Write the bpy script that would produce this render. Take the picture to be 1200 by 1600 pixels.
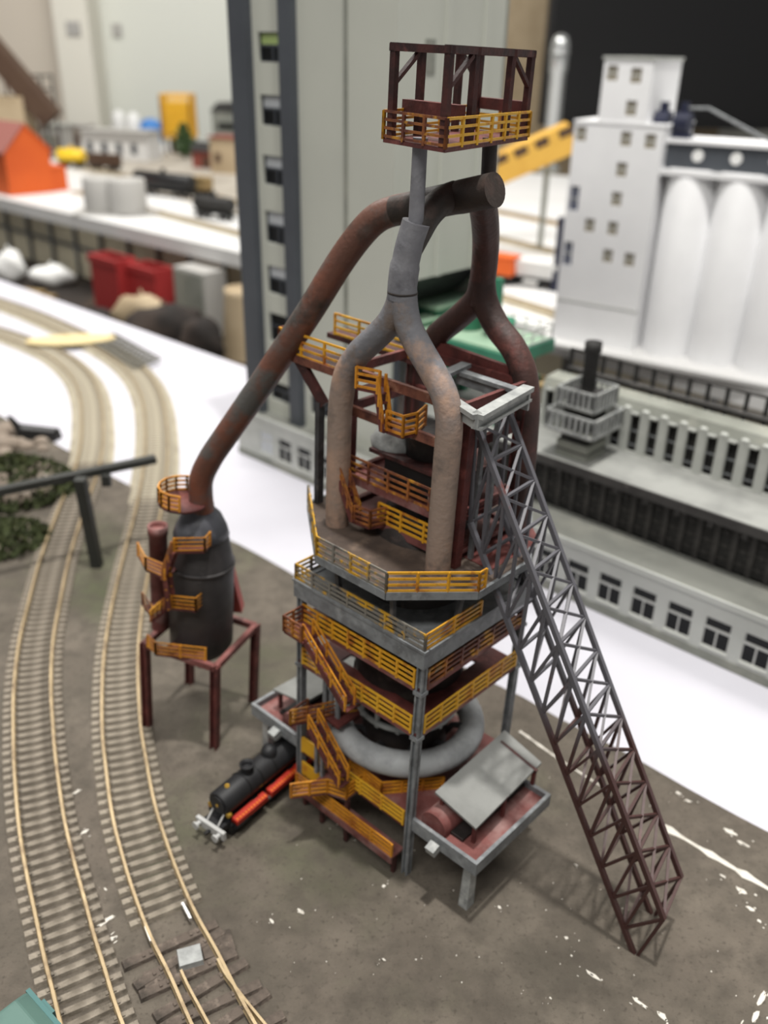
import bpy, math, random
from mathutils import Vector, Matrix
random.seed(4)
for o in list(bpy.data.objects): bpy.data.objects.remove(o)
S = 0.01                                   # all numbers below are centimetres
SC = bpy.context.scene
COL = SC.collection
# ------------------------------------------------------------------ camera
CAM_H, FPX, PITCH, ROLL = 28.5, 1400.0, math.radians(27.3), math.radians(1.2)
_cp, _sp = math.cos(PITCH), math.sin(PITCH)
FW = Vector((0, _cp, -_sp)); _up = Vector((0, _sp, _cp)); _rt = Vector((1, 0, 0))
RT = _rt*math.cos(ROLL) + _up*math.sin(ROLL)
UP = _up*math.cos(ROLL) - _rt*math.sin(ROLL)
EYE = Vector((0, 0, CAM_H))
cam = bpy.data.cameras.new('camera'); cam_o = bpy.data.objects.new('camera', cam); COL.objects.link(cam_o)
m = Matrix.Identity(4)
for i in range(3): m[i][0], m[i][1], m[i][2], m[i][3] = RT[i], UP[i], -FW[i], EYE[i]*S
cam_o.matrix_world = m
cam.sensor_fit = 'VERTICAL'; cam.sensor_height = 36.0; cam.lens = 36.0*FPX/1600
cam.clip_start = 0.01; cam.clip_end = 50
cam.dof.use_dof = True; cam.dof.focus_distance = 0.262; cam.dof.aperture_fstop = cam.lens/3.0
SC.camera = cam_o
# ------------------------------------------------------------------ light
SC.view_settings.view_transform = 'Standard'; SC.view_settings.look = 'None'
SC.view_settings.exposure = 0.0; SC.view_settings.gamma = 1.0; SC.view_settings.use_curve_mapping = False
w = bpy.data.worlds.new('room_light'); SC.world = w; w.use_nodes = True
w.node_tree.nodes['Background'].inputs[0].default_value = (1.0, 0.985, 0.96, 1)
w.node_tree.nodes['Background'].inputs[1].default_value = 0.27
def ceiling_lamp(x, y, z, sx, sy, watt):
    l = bpy.data.lights.new('ceiling_lamp_light', 'AREA'); l.shape = 'RECTANGLE'; l.size = sx*S; l.size_y = sy*S
    l.energy = watt; l.color = (1.0, 0.975, 0.93)
    o = bpy.data.objects.new('ceiling_lamp_light', l); COL.objects.link(o); o.location = (x*S, y*S, z*S)
ceiling_lamp(8, 29, 175, 6, 6, 27)
ceiling_lamp(-70, 190, 190, 130, 30, 45)
ceiling_lamp(90, 120, 190, 130, 30, 26)
ceiling_lamp(-45, -75, 185, 130, 40, 30)  # unseen fill lamp behind the camera, strengthened to brighten faces turned to it
# ------------------------------------------------------------------ pixel -> place
def ray(px, py): return RT*((px-600)/FPX) + UP*((800-py)/FPX) + FW
def W(px, py, z=0.0):
    d = ray(px, py); return EYE + d*((z-CAM_H)/d.z)
class Frame:
    """a place with axes of its own; x/y/z(px,py,value) = where the sight line meets one of its planes"""
    def __init__(s, o, rot): s.o = Vector(o); s.m = rot.to_3x3(); s.i = s.m.inverted()
    def to(s, w): return s.i @ (Vector(w)-s.o)
    def out(s, l): return s.m @ Vector(l) + s.o
    def hit(s, p, ax, v):
        o = s.to(EYE); d = s.i @ ray(*p); return o + d*((v-o[ax])/d[ax])
    def x(s, p, v): return s.hit(p, 0, v)
    def y(s, p, v): return s.hit(p, 1, v)
    def z(s, p, v): return s.hit(p, 2, v)
    def vplane(s, p, a, b):
        """meet the upright plane through points a and b"""
        n = Vector((b[1]-a[1], a[0]-b[0], 0)); o = s.to(EYE); d = s.i @ ray(*p)
        return o + d*((Vector(a)-o).dot(n)/d.dot(n))
TW = Frame((.93, 28.86, 0), Matrix.Rotation(math.radians(1.55), 3, 'Y') @ Matrix.Rotation(math.radians(48), 3, 'Z'))
DU = Frame((-8.55, 33.7, 0), Matrix.Rotation(math.radians(4.2), 3, 'Y'))
LA = Frame((10.38, 45.31, 0), Matrix.Rotation(math.radians(-42.3), 3, 'Z'))
def z5(x, y): return (420+x/2.727, 420+y/2.727)
def z6(x, y): return (420+x/2.727, 840+y/2.727)
def z7(x, y): return (780+x/2.667, 500+y/2.667)
# ------------------------------------------------------------------ mesh builder
class MB:
    def __init__(s): s.v = []; s.f = []; s.s = []
    def add(s, vs, fs, smooth=False):
        n = len(s.v); s.v += [tuple(a) for a in vs]
        for f in fs: s.f.append([i+n for i in f]); s.s.append(smooth)
        return s
    def hexa(s, p):                          # 8 points: bottom loop, top loop
        return s.add(p, [(3,2,1,0),(4,5,6,7),(0,1,5,4),(1,2,6,5),(2,3,7,6),(3,0,4,7)])
    def box(s, x0, x1, y0, y1, z0, z1):
        return s.hexa([(x0,y0,z0),(x1,y0,z0),(x1,y1,z0),(x0,y1,z0),(x0,y0,z1),(x1,y0,z1),(x1,y1,z1),(x0,y1,z1)])
    def beam(s, p, q, w, h=None, up=(0,0,1)):
        p, q = Vector(p), Vector(q); h = w if h is None else h
        d = (q-p).normalized(); u = Vector(up)
        if abs(d.dot(u.normalized())) > .99: u = Vector((1,0,0))
        a = d.cross(u).normalized()*(w/2); b = a.cross(d).normalized()*(h/2)
        return s.hexa([p-a-b, p+a-b, p+a+b, p-a+b, q-a-b, q+a-b, q+a+b, q-a+b])
    def tube(s, path, r, n=10, caps=True):
        path = [Vector(p) for p in path]; N = len(path)
        rs = r if isinstance(r, (list, tuple)) else [r]*N
        t = [(path[min(i+1, N-1)]-path[max(i-1, 0)]).normalized() for i in range(N)]
        u = Vector((0,0,1)) if abs(t[0].z) < .9 else Vector((1,0,0))
        a = t[0].cross(u).normalized(); vs = []
        for i in range(N):
            a = (a - t[i]*a.dot(t[i])).normalized(); b = t[i].cross(a)
            for k in range(n):
                g = 2*math.pi*k/n; vs.append(path[i] + (a*math.cos(g)+b*math.sin(g))*rs[i])
        fs = [(i*n+k, i*n+(k+1)%n, (i+1)*n+(k+1)%n, (i+1)*n+k) for i in range(N-1) for k in range(n)]
        s.add(vs, fs, True)
        if caps:
            s.add(vs[:n], [tuple(range(n))[::-1]]); s.add(vs[-n:], [tuple(range(n))])
        return s
    def lathe(s, prof, n=24, c=(0,0,0), smooth=True):
        vs = []; 
        for r, z in prof:
            for k in range(n):
                g = 2*math.pi*k/n; vs.append((c[0]+r*math.cos(g), c[1]+r*math.sin(g), c[2]+z))
        N = len(prof)
        s.add(vs, [(i*n+k, i*n+(k+1)%n, (i+1)*n+(k+1)%n, (i+1)*n+k) for i in range(N-1) for k in range(n)], smooth)
        if prof[0][0] > 1e-4: s.add(vs[:n], [tuple(range(n))[::-1]])
        if prof[-1][0] > 1e-4: s.add(vs[-n:], [tuple(range(n))])
        return s
    def prism(s, poly, z0, z1):
        n = len(poly); vs = [(p[0], p[1], z0) for p in poly]+[(p[0], p[1], z1) for p in poly]
        return s.add(vs, [tuple(range(n))[::-1], tuple(range(n, 2*n))]+[(i, (i+1)%n, n+(i+1)%n, n+i) for i in range(n)])
    def torus(s, R, r, c=(0,0,0), n=48, k=14):
        vs = [((R+r*math.cos(b))*math.cos(a)+c[0], (R+r*math.cos(b))*math.sin(a)+c[1], r*math.sin(b)+c[2])
              for a in [2*math.pi*i/n for i in range(n)] for b in [2*math.pi*j/k for j in range(k)]]
        return s.add(vs, [(i*k+j, ((i+1)%n)*k+j, ((i+1)%n)*k+(j+1)%k, i*k+(j+1)%k) for i in range(n) for j in range(k)], True)
    def ball(s, c, rx, ry, rz, n=12, k=8):
        vs = [(c[0]+rx*math.sin(math.pi*(j+.02)/(k+.04))*math.cos(2*math.pi*i/n), c[1]+ry*math.sin(math.pi*(j+.02)/(k+.04))*math.sin(2*math.pi*i/n), c[2]+rz*math.cos(math.pi*j/k)) for j in range(k+1) for i in range(n)]
        return s.add(vs, [(j*n+i, (j+1)*n+i, (j+1)*n+(i+1)%n, j*n+(i+1)%n) for j in range(k) for i in range(n)], True)
    def wall(s, a0, a1, z0, z1, ops, y0, th):
        """upright wall in the x-z plane with real openings (list of a0,a1,z0,z1); front at y0, back at y0+th"""
        A = sorted({a0, a1} | {o[0] for o in ops} | {o[1] for o in ops}); Z = sorted({z0, z1} | {o[2] for o in ops} | {o[3] for o in ops})
        for i in range(len(A)-1):
            for j in range(len(Z)-1):
                ca, cz = (A[i]+A[i+1])/2, (Z[j]+Z[j+1])/2
                if any(o[0] < ca < o[1] and o[2] < cz < o[3] for o in ops): continue
                s.add([(A[i],y0,Z[j]),(A[i+1],y0,Z[j]),(A[i+1],y0,Z[j+1]),(A[i],y0,Z[j+1])], [(0,1,2,3)])
                s.add([(A[i],y0+th,Z[j]),(A[i+1],y0+th,Z[j]),(A[i+1],y0+th,Z[j+1]),(A[i],y0+th,Z[j+1])], [(3,2,1,0)])
        for (a, b, c, d) in list(ops)+[None] if False else ops:
            y1 = y0+th
            s.add([(a,y0,c),(b,y0,c),(b,y1,c),(a,y1,c)], [(0,1,2,3)]); s.add([(a,y0,d),(b,y0,d),(b,y1,d),(a,y1,d)], [(3,2,1,0)])
            s.add([(a,y0,c),(a,y0,d),(a,y1,d),(a,y1,c)], [(3,2,1,0)]); s.add([(b,y0,c),(b,y0,d),(b,y1,d),(b,y1,c)], [(0,1,2,3)])
        y1 = y0+th
        s.add([(a0,y0,z0),(a0,y0,z1),(a0,y1,z1),(a0,y1,z0)], [(0,1,2,3)]); s.add([(a1,y0,z0),(a1,y0,z1),(a1,y1,z1),(a1,y1,z0)], [(3,2,1,0)])
        s.add([(a0,y0,z1),(a1,y0,z1),(a1,y1,z1),(a0,y1,z1)], [(0,1,2,3)])
        return s
    def build(s, name, mat, parent=None, label=None, cat=None, group=None, kind=None, loc=None, rz=0, bevel=0):
        me = bpy.data.meshes.new(name); me.from_pydata([(a*S, b*S, c*S) for a, b, c in s.v], [], s.f)
        me.polygons.foreach_set('use_smooth', s.s); me.materials.append(MAT[mat]); me.update()
        o = bpy.data.objects.new(name, me); COL.objects.link(o)
        if parent: o.parent = parent
        if loc is not None: o.location = [c*S for c in loc]
        if rz: o.rotation_euler.z = rz
        if bevel:
            b = o.modifiers.new('bevel', 'BEVEL'); b.width = bevel*S; b.segments = 2; b.limit_method = 'ANGLE'
        return tag(o, label, cat, group, kind)
def tag(o, label=None, cat=None, group=None, kind=None):
    if label: o['label'] = label
    if cat: o['category'] = cat
    if group: o['group'] = group
    if kind: o['kind'] = kind
    return o
def thing(name, label, cat, loc=(0,0,0), rz=0, group=None, frame=None):
    o = bpy.data.objects.new(name, None); COL.objects.link(o); o.empty_display_size = .01
    if frame: o.matrix_world = Matrix.Translation(frame.o*S) @ frame.m.to_4x4()
    else: o.location = [c*S for c in loc]; o.rotation_euler.z = rz
    return tag(o, label, cat, group)
def twin(src, parent, loc=None, rz=None):
    """one more of an object, sharing its mesh"""
    o = src.copy(); COL.objects.link(o); o.parent = parent
    if loc is not None: o.location = [c*S for c in loc]
    if rz is not None: o.rotation_euler.z = rz
    return o
def smooth_path(pts, k=4):
    """Catmull-Rom through points"""
    P = [Vector(p) for p in pts]; P = [P[0]*2-P[1]]+P+[P[-1]*2-P[-2]]; out = []
    for i in range(1, len(P)-2):
        for j in range(k):
            t = j/k; a, b, c, d = P[i-1:i+3]
            out.append(.5*((2*b)+(c-a)*t+(2*a-5*b+4*c-d)*t*t+(3*b-a-3*c+d)*t**3))
    return out+[P[-2]]
# ------------------------------------------------------------------ materials
MAT = {}
def lin(c): return tuple(((v/255)/12.92 if v/255 <= .04045 else ((v/255+.055)/1.055)**2.4) for v in c)+(1,)
def mat(name, col, rough=.6, others=(), scale=120, metal=0.0, bump=0.0, bscale=None, spec=.4, grad=None, emit=0, detail=6):
    """others: list of (colour, threshold, softness, noise scale factor) laid over the base by noise"""
    M = bpy.data.materials.new(name); M.use_nodes = True; MAT[name] = M; T = M.node_tree; N = T.nodes; L = T.links
    B = N['Principled BSDF']; B.inputs['Roughness'].default_value = rough; B.inputs['Metallic'].default_value = metal
    B.inputs['Specular IOR Level'].default_value = spec
    tc = N.new('ShaderNodeTexCoord'); cur = None
    rgb = N.new('ShaderNodeRGB'); rgb.outputs[0].default_value = lin(col); cur = rgb.outputs[0]
    if grad:                                   # second paint colour above/below a height (object z, cm)
        c2, za, zb = grad
        sx = N.new('ShaderNodeSeparateXYZ'); L.new(tc.outputs['Object'], sx.inputs[0])
        mr = N.new('ShaderNodeMapRange'); mr.inputs[1].default_value = za*S; mr.inputs[2].default_value = zb*S; L.new(sx.outputs[2], mr.inputs[0])
        mx = N.new('ShaderNodeMix'); mx.data_type = 'RGBA'; L.new(mr.outputs[0], mx.inputs[0]); L.new(cur, mx.inputs[6]); mx.inputs[7].default_value = lin(c2); cur = mx.outputs[2]
    for i, (c, th, so, sf) in enumerate(others):
        n = N.new('ShaderNodeTexNoise'); n.inputs['Scale'].default_value = scale*sf; n.inputs['Detail'].default_value = detail; n.inputs['Roughness'].default_value = .62
        mp = N.new('ShaderNodeMapping'); mp.inputs[1].default_value = (i*1.7+.3, i*.9, i*2.3); L.new(tc.outputs['Object'], mp.inputs[0]); L.new(mp.outputs[0], n.inputs['Vector'])
        mr = N.new('ShaderNodeMapRange'); mr.inputs[1].default_value = th-so; mr.inputs[2].default_value = th+so; L.new(n.outputs[0], mr.inputs[0])
        mx = N.new('ShaderNodeMix'); mx.data_type = 'RGBA'; L.new(mr.outputs[0], mx.inputs[0]); L.new(cur, mx.inputs[6]); mx.inputs[7].default_value = lin(c); cur = mx.outputs[2]
    L.new(cur, B.inputs['Base Color'])
    if bump:
        n = N.new('ShaderNodeTexNoise'); n.inputs['Scale'].default_value = bscale or scale*3; n.inputs['Detail'].default_value = 4
        L.new(tc.outputs['Object'], n.inputs['Vector'])
        b = N.new('ShaderNodeBump'); b.inputs['Strength'].default_value = bump; b.inputs['Distance'].default_value = .0006; L.new(n.outputs[0], b.inputs['Height']); L.new(b.outputs[0], B.inputs['Normal'])
    if emit:
        B.inputs['Emission Color'].default_value = lin(col); B.inputs['Emission Strength'].default_value = emit
    return M
mat('ground', (93,85,76), .9, [((78,73,64),.52,.16,.22),((104,96,86),.56,.14,.6),((80,82,62),.64,.08,.1),((75,69,61),.58,.14,1.6),((70,64,56),.62,.06,9),((176,168,156),.77,.012,4.0)], 60, bump=.8, bscale=1100)
mat('foam', (192,191,199), .7, [((184,183,191),.55,.15,.2)], 30, bump=.08, bscale=300)
mat('white_paint', (214,213,212), .55, [((204,204,202),.55,.2,.3)], 30)
mat('silo_white', (240,240,241), .5, [((222,222,224),.55,.2,.3)], 20)
mat('chalk', (205,200,190), .9, [((180,174,164),.6,.08,2)], 90)
mat('sleeper', (104,96,85), .85, [((140,131,118),.53,.1,1),((72,66,58),.6,.08,1.6)], 120, bump=.5, bscale=700)
mat('sleeper_pale', (150,142,126), .85, [((178,170,152),.53,.1,1),((110,102,90),.62,.08,1.6)], 120, bump=.5, bscale=700)
mat('sleeper_mid', (114,106,94), .85, [((144,135,121),.53,.1,1),((88,81,71),.62,.08,1.6)], 120, bump=.5, bscale=700)
mat('sleeper_wood', (92,82,74), .9, [((60,54,48),.55,.1,1),((120,108,98),.62,.08,1.6)], 150, bump=.8, bscale=700)
mat('rail', (150,131,100), .45, [((172,152,118),.5,.15,1),((112,92,68),.62,.1,1.5)], 60, metal=.3, spec=.4)
mat('rail_fish', (206,204,200), .4, metal=.5)
mat('steel', (122,125,127), .5, [((98,100,102),.54,.1,1),((140,143,144),.6,.08,1.4),((92,70,58),.7,.04,1.2)], 130, bump=.25, bscale=900)
mat('steel_light', (158,160,158), .5, [((128,130,129),.55,.1,1),((180,181,178),.62,.08,1.3)], 120, bump=.25, bscale=900)
mat('shed_grey', (128,129,126), .6, [((110,111,108),.54,.12,.6)], 70, bump=.2, bscale=700)
mat('roof_grey', (146,147,143), .6, [((126,127,124),.54,.12,.6)], 70, bump=.2, bscale=700)
mat('steel_dark', (66,66,68), .55, [((48,46,46),.52,.1,1),((92,88,86),.62,.07,1.4)], 140, bump=.3, bscale=900)
mat('oxide', (98,50,46), .62, [((74,38,36),.52,.1,1),((124,70,64),.63,.07,1.3)], 130, bump=.3, bscale=900)
mat('oxide_bright', (150,62,52), .6, [((120,50,44),.54,.1,.8)], 90)
mat('oxide_dark', (72,38,35), .62, [((48,28,27),.5,.1,1),((96,56,52),.64,.06,1.4)], 130, bump=.3, bscale=900)
mat('oxide_dusty', (120,72,68), .7, [((94,52,48),.52,.1,.8),((138,108,104),.58,.1,.6)], 110, bump=.3)
mat('rust_beam', (122,76,60), .65, [((80,46,40),.52,.1,1),((150,108,88),.62,.06,1.4)], 130, bump=.3)
mat('hearth', (46,40,38), .6, [((30,26,25),.5,.1,1),((70,58,54),.64,.06,1.2)], 110, bump=.4)
mat('deck_brown', (84,71,62), .75, [((62,52,46),.5,.12,.8),((108,92,80),.62,.08,1)], 100, bump=.4)
mat('rail_yellow', (208,152,38), .5, [((156,92,36),.57,.06,.9),((110,98,84),.64,.035,.7)], 130, bump=.2)
mat('rail_bright', (214,164,44), .5, [((184,120,38),.58,.07,.9)], 120, bump=.2)
mat('rail_rust', (150,92,44), .55, [((96,54,42),.5,.08,.9),((196,140,46),.6,.05,1.2),((120,110,100),.66,.03,.8)], 130, bump=.2)
mat('rail_orange', (200,134,38), .5, [((146,82,32),.57,.08,.9),((214,150,44),.62,.06,1)], 120, bump=.2)
mat('rail_steel', (118,114,106), .5, [((190,146,44),.52,.03,.7),((84,80,76),.62,.06,1.4)], 120, bump=.2)
mat('pipe_front', (142,124,112), .62, [((164,136,118),.56,.08,.6),((112,100,92),.62,.07,1),((188,176,162),.74,.02,3)], 90, bump=.5, bscale=500, grad=((112,112,116), 17.6, 19.6))
mat('pipe_grey', (116,116,121), .58, [((136,136,140),.55,.1,.8),((92,92,97),.62,.08,1.2)], 100, bump=.4, bscale=500)
mat('pipe_red', (74,48,43), .55, [((52,38,35),.52,.12,.5),((104,62,56),.62,.08,.8),((216,206,196),.83,.008,3)], 90, bump=.35, bscale=600)
mat('pipe_dark', (60,50,45), .55, [((44,40,37),.5,.12,.5),((78,62,56),.62,.08,.8)], 90, bump=.35, bscale=600)
mat('downcomer', (90,60,49), .5, [((112,68,52),.54,.08,.35),((80,78,75),.54,.06,.5),((52,44,39),.6,.06,.6)], 80, bump=.35, bscale=600)
mat('bustle', (162,164,165), .6, [((132,134,135),.52,.1,.8),((156,158,158),.62,.08,1)], 100, bump=.35)
mat('drum', (60,57,57), .5, [((46,44,44),.52,.12,.7),((84,80,80),.64,.07,1)], 80, bump=.3)
mat('drum_top', (86,87,93), .36, [((68,69,74),.52,.12,.7),((104,105,110),.64,.07,1)], 80, bump=.2)
mat('truss_steel', (98,96,98), .5, [((120,118,120),.56,.08,.9),((104,64,58),.68,.04,.6)], 100, bump=.2, grad=((112,110,114), 7, 13))
mat('truss', (66,42,39), .48, [((104,60,54),.68,.04,.7)], 100, bump=.2, grad=((90,89,94), 7.2, 8.6))
mat('concrete', (180,182,177), .75, [((166,168,162),.54,.14,.5),((190,191,186),.6,.1,.8)], 40, bump=.2)
mat('concrete_dirty', (134,136,128), .8, [((112,114,106),.54,.14,.5),((148,148,138),.6,.1,.8)], 40, bump=.2)
mat('coal_wall', (188,190,180), .6, [((180,182,173),.54,.14,.3)], 20)
mat('pilaster', (74,78,84), .5, [((62,65,71),.54,.14,.3)], 40)
mat('oven', (44,43,42), .7, [((30,29,28),.54,.12,.6),((62,60,58),.66,.06,1)], 80, bump=.3)
mat('oven_iron', (62,60,58), .65, [((44,42,41),.54,.12,.6),((84,81,78),.66,.06,1)], 80)
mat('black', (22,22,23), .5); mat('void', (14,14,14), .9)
mat('loco_black', (32,32,34), .55, [((24,24,26),.54,.1,.8),((46,46,49),.66,.06,1)], 120)
mat('ledge_grey', (116,117,111), .85, [((96,97,92),.54,.14,.5),((130,130,122),.6,.1,.8)], 40, bump=.2)
mat('loco_red', (172,40,22), .5); mat('loco_orange', (214,120,44), .5); mat('brass', (176,140,52), .4, metal=.4)
mat('buffer_grey', (176,176,174), .5)
mat('glass_dark', (20,21,22), .3, spec=.2); mat('glass_lit', (168,188,120), .2); mat('glass_pale', (186,190,194), .15)
mat('window_white', (196,197,192), .5); mat('window_blue', (24,40,84), .3); mat('window_brown', (120,108,84), .4)
mat('navy', (30,34,56), .5); mat('chrome', (190,192,192), .22, metal=.75)
mat('green', (64,130,104), .5, [((52,108,86),.55,.1,.4)], 60); mat('green_pale', (146,172,148), .55, [((128,156,134),.55,.1,.4)], 60)
mat('timber', (150,128,88), .7, [((122,100,66),.54,.1,.8)], 60)
mat('conveyor', (214,168,74), .55, [((198,150,62),.55,.1,.4)], 30)
mat('orange', (214,96,36), .6, [((202,86,32),.55,.1,.4)], 20); mat('roof_mauve', (150,96,88), .7)
mat('yellow', (236,196,44), .45); mat('yellow_mesh', (232,180,60), .55)
mat('cream', (240,231,204), .7, [((212,203,178),.55,.15,.2)], 10); mat('beige', (176,158,130), .7, [((160,142,114),.55,.1,.4)], 30)
mat('brown', (80,60,46), .8, [((74,54,42),.55,.1,.5)], 40); mat('yard', (172,165,154), .9, [((150,143,132),.5,.12,.5),((196,190,180),.62,.08,.8)], 12)
mat('brick_red', (126,66,56), .8)
mat('wall', (222,219,208), .85, [((216,213,202),.55,.2,.1)], 4); mat('wall_pink', (208,199,186), .85, [((202,192,178),.55,.2,.1)], 4)
mat('wall_grey', (214,216,208), .85); mat('room_floor', (92,84,76), .7, [((74,68,60),.55,.15,.1)], 6)
mat('screen', (22,22,23), .3, spec=.35); mat('crate_red', (156,48,48), .5); mat('cloth_dark', (40,36,34), .9, [((62,52,46),.56,.1,.6)], 20)
mat('grey_plastic', (168,166,162), .6); mat('blue', (70,130,200), .5); mat('white_plastic', (232,232,230), .4)
mat('dark_cover', (52,44,38), .9, [((34,29,26),.5,.12,.6),((84,66,52),.64,.06,.8)], 12, bump=.3)
mat('leaf', (62,70,38), .85, [((44,50,28),.5,.1,1),((88,92,54),.62,.07,1.4)], 160, bump=.8); mat('rubble', (128,116,104), .9, [((98,88,78),.54,.1,.6),((168,158,146),.64,.06,1)], 60, bump=.6)
mat('gantry', (46,47,44), .6, [((34,35,32),.55,.1,.6)], 60); mat('teal', (80,108,100), .6, [((66,92,86),.55,.12,.5)], 60); mat('teal_dark', (58,100,98), .5)
mat('mesh_grey', (104,102,94), .7); mat('card', (210,192,146), .7, [((196,176,128),.55,.1,.4)], 40)
mat('track_bed', (168,160,140), .85, [((146,138,120),.54,.1,.6)], 80, bump=.4); mat('tree_green', (74,98,58), .9, [((54,76,42),.5,.1,1)], 60)
mat('leg_metal', (120,122,124), .4, metal=.5)
# ------------------------------------------------------------------ the room
def WY(px, py, y):
    d = ray(px, py); return EYE + d*(y/d.y)
FLOOR_Z, WALL_Y = -78.0, 345.0
MB().box(-420, 420, -160, WALL_Y+12, FLOOR_Z-4, FLOOR_Z).build('floor', 'room_floor', kind='structure')
xa, xb, xc = WY(108, 60, WALL_Y).x, WY(160, 60, WALL_Y).x, WY(372, 60, WALL_Y).x
MB().box(-420, xa, WALL_Y-4, WALL_Y+8, FLOOR_Z, 190).build('wall_left', 'wall_pink', kind='structure')
MB().box(xa, 420, WALL_Y, WALL_Y+8, FLOOR_Z, 190).build('wall_back', 'wall_grey', kind='structure')
MB().box(xa, xb, WALL_Y-14, WALL_Y, FLOOR_Z, 190).build('trim_1', 'wall', kind='structure')      # pilaster of the wall
x8 = WY(800, 60, WALL_Y-3).x
MB().box(x8-40, x8+75, WALL_Y-3, WALL_Y, FLOOR_Z, 190).build('trim_2', 'beige', kind='structure')
for i, (px, py) in enumerate(((112, 44), (162, 46))):
    p = WY(px, py, WALL_Y-16); sw = MB().box(p.x-2.2, p.x+2.2, WALL_Y-14.6, WALL_Y-14, p.z-2, p.z+2) if i == 0 else MB().box(p.x-1.6, p.x+1.6, WALL_Y-.6, WALL_Y, p.z-2, p.z+2)
    o = sw.build('wall_switch', 'grey_plastic', label=('small grey switch plate on the wall pilaster' if i == 0 else 'small grey switch plate on the wall beside the pilaster'), cat='switch')
# big dark screen on the right
pa, pb = WY(843, 196, 300), WY(1320, 196, 300)
t = thing('display_screen', 'large black display screen on the back wall', 'screen', (pa.x, 300, pa.z))
MB().box(0, pb.x-pa.x, 0, 5, 0, 74).build('housing', 'black', t)
MB().box(1.5, pb.x-pa.x-1.5, -.4, 0, 1.5, 72.5).build('panel', 'screen', t)
for sx in (10, pb.x-pa.x-10): MB().box(sx-2, sx+2, 5, 42, 20, 24).build('wall_arm', 'black', t)
# ------------------------------------------------------------------ tables
def la(a, b): return LA.out((a, b, 0))
fore = thing('layout_table', 'white foam board table carrying the blast furnace and coke oven models', 'table')
poly = [la(a, b) for a, b in ((-150, -72), (70, -72), (70, 14), (-150, 14))]
MB().prism([(p.x, p.y) for p in poly], -3.0, -.12).build('table_top', 'foam', fore)
for a, b in ((-140, 9), (62, 9), (-140, -66), (62, -66)):
    p = la(a, b); MB().box(p.x-2.5, p.x+2.5, p.y-2.5, p.y+2.5, FLOOR_Z, -3).build('leg', 'leg_metal', fore)
e0, e1_, e2_ = W(0, 309), W(390, 398), W(1200, 607)
d0, d2 = (e0-e1_).normalized(), (e2_-e1_).normalized()
E0, E2 = e0+d0*90, e2_+d2*60
nb = Vector((.673, .740, 0))
back = thing('exhibit_table', 'long white table behind with the silo and background models on it', 'table')
SHZ = -14.0
sh_p = [la(a_, b_) for a_, b_ in ((-210, 17), (45, 17), (45, 100), (-210, 100))]
MB().prism([(p.x, p.y) for p in sh_p], SHZ-1.5, SHZ).build('lower_shelf', 'dark_cover', label='dark brown lower shelf in the gap between the two white tables', cat='shelf')
far = [E2+nb*175, E0+nb*90]
far[1].y = min(far[1].y, WALL_Y-15); far[0].y = min(far[0].y, WALL_Y-15)
MB().prism([(p.x, p.y) for p in (E0, e1_, e2_, E2, far[0], far[1])], -2.4, 0).build('table_top', 'white_paint', back)
for p in (E0+nb*8, e1_+nb*60, E2+nb*8): MB().box(p.x-3, p.x+3, p.y-3, p.y+3, FLOOR_Z, -2.4).build('leg', 'leg_metal', back)
# ------------------------------------------------------------------ scenic ground
ge = []
for i in range(0, 61):
    a = -75+i*2.2; ge.append(la(a, -9.6+random.uniform(-.14, .14)))
gpoly = [la(-75, -70), la(57, -70)]+ge[::-1]
MB().prism([(p.x, p.y) for p in gpoly], -.12, 0).build('ground', 'ground', kind='structure')
chalk = MB()
def chip(px, py, rx, ry, ang=0, n=9):
    c = W(px, py); vs = []
    for k in range(n):
        g = 2*math.pi*k/n; r = random.uniform(.6, 1.15); x, y = rx*r*math.cos(g), ry*r*math.sin(g)
        vs.append((c.x+x*math.cos(ang)-y*math.sin(ang), c.y+x*math.sin(ang)+y*math.cos(ang)))
    chalk.prism(vs, -.01, .03)
A42 = math.radians(-42.3)
for (x0, y0, x1, y1, wd) in ((812, 1143, 872, 1186, .08), (872, 1186, 950, 1236, .04), (1022, 1283, 1205, 1392, .17)):
    p, q = W(x0, y0), W(x1, y1); n = 14; L_, R_ = [], []
    for k in range(n+1):
        c = p.lerp(q, k/n); s_ = (q-p).normalized(); s_ = Vector((-s_.y, s_.x, 0)); wv = wd*random.uniform(.4, 1.25)
        L_.append(c+s_*wv); R_.append(c-s_*wv)
    chalk.prism([(v.x, v.y) for v in R_+L_[::-1]], -.01, .03)
for c in ((885,1466,.14,.1),(893,1494,.07,.05),(926,1524,.42,.1),(1000,1568,.42,.1),(1034,1588,.3,.18),(1158,1392,.3,.16),(1172,1420,.22,.14),(1186,1440,.14,.09),(1190,1560,.12,.5),(1180,1590,.14,.4),(1130,1370,.2,.08),(1060,1240,.16,.12),(1075,1252,.2,.1),(1140,1300,.4,.16),(1160,1318,.4,.12),(780,1418,.12,.08),(900,1352,.12,.06),(514,1232,.07,.09),(552,1305,.08,.06),(590,1320,.12,.04),(600,1385,.1,.12),(470,1425,.25,.12),(425,1440,.2,.08),(600,1500,.12,.06),(650,1500,.05,.05),(860,1560,.07,.05),(165,1390,.12,.05),(165,1440,.12,.5),(172,1470,.14,.4),(120,1238,.1,.3),(133,1300,.1,.3)):
    chip(c[0], c[1], c[2]*.75, c[3]*.7, A42)
    for _ in range(3): chip(c[0]+random.gauss(0,9), c[1]+random.gauss(0,6), c[2]*random.uniform(.08,.25), c[3]*random.uniform(.1,.35), A42, 6)
for k in range(70):
    chip(random.uniform(420, 1190), random.uniform(1180, 1598), *(2*[random.uniform(.012, .032)]), 0, 5)
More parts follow.
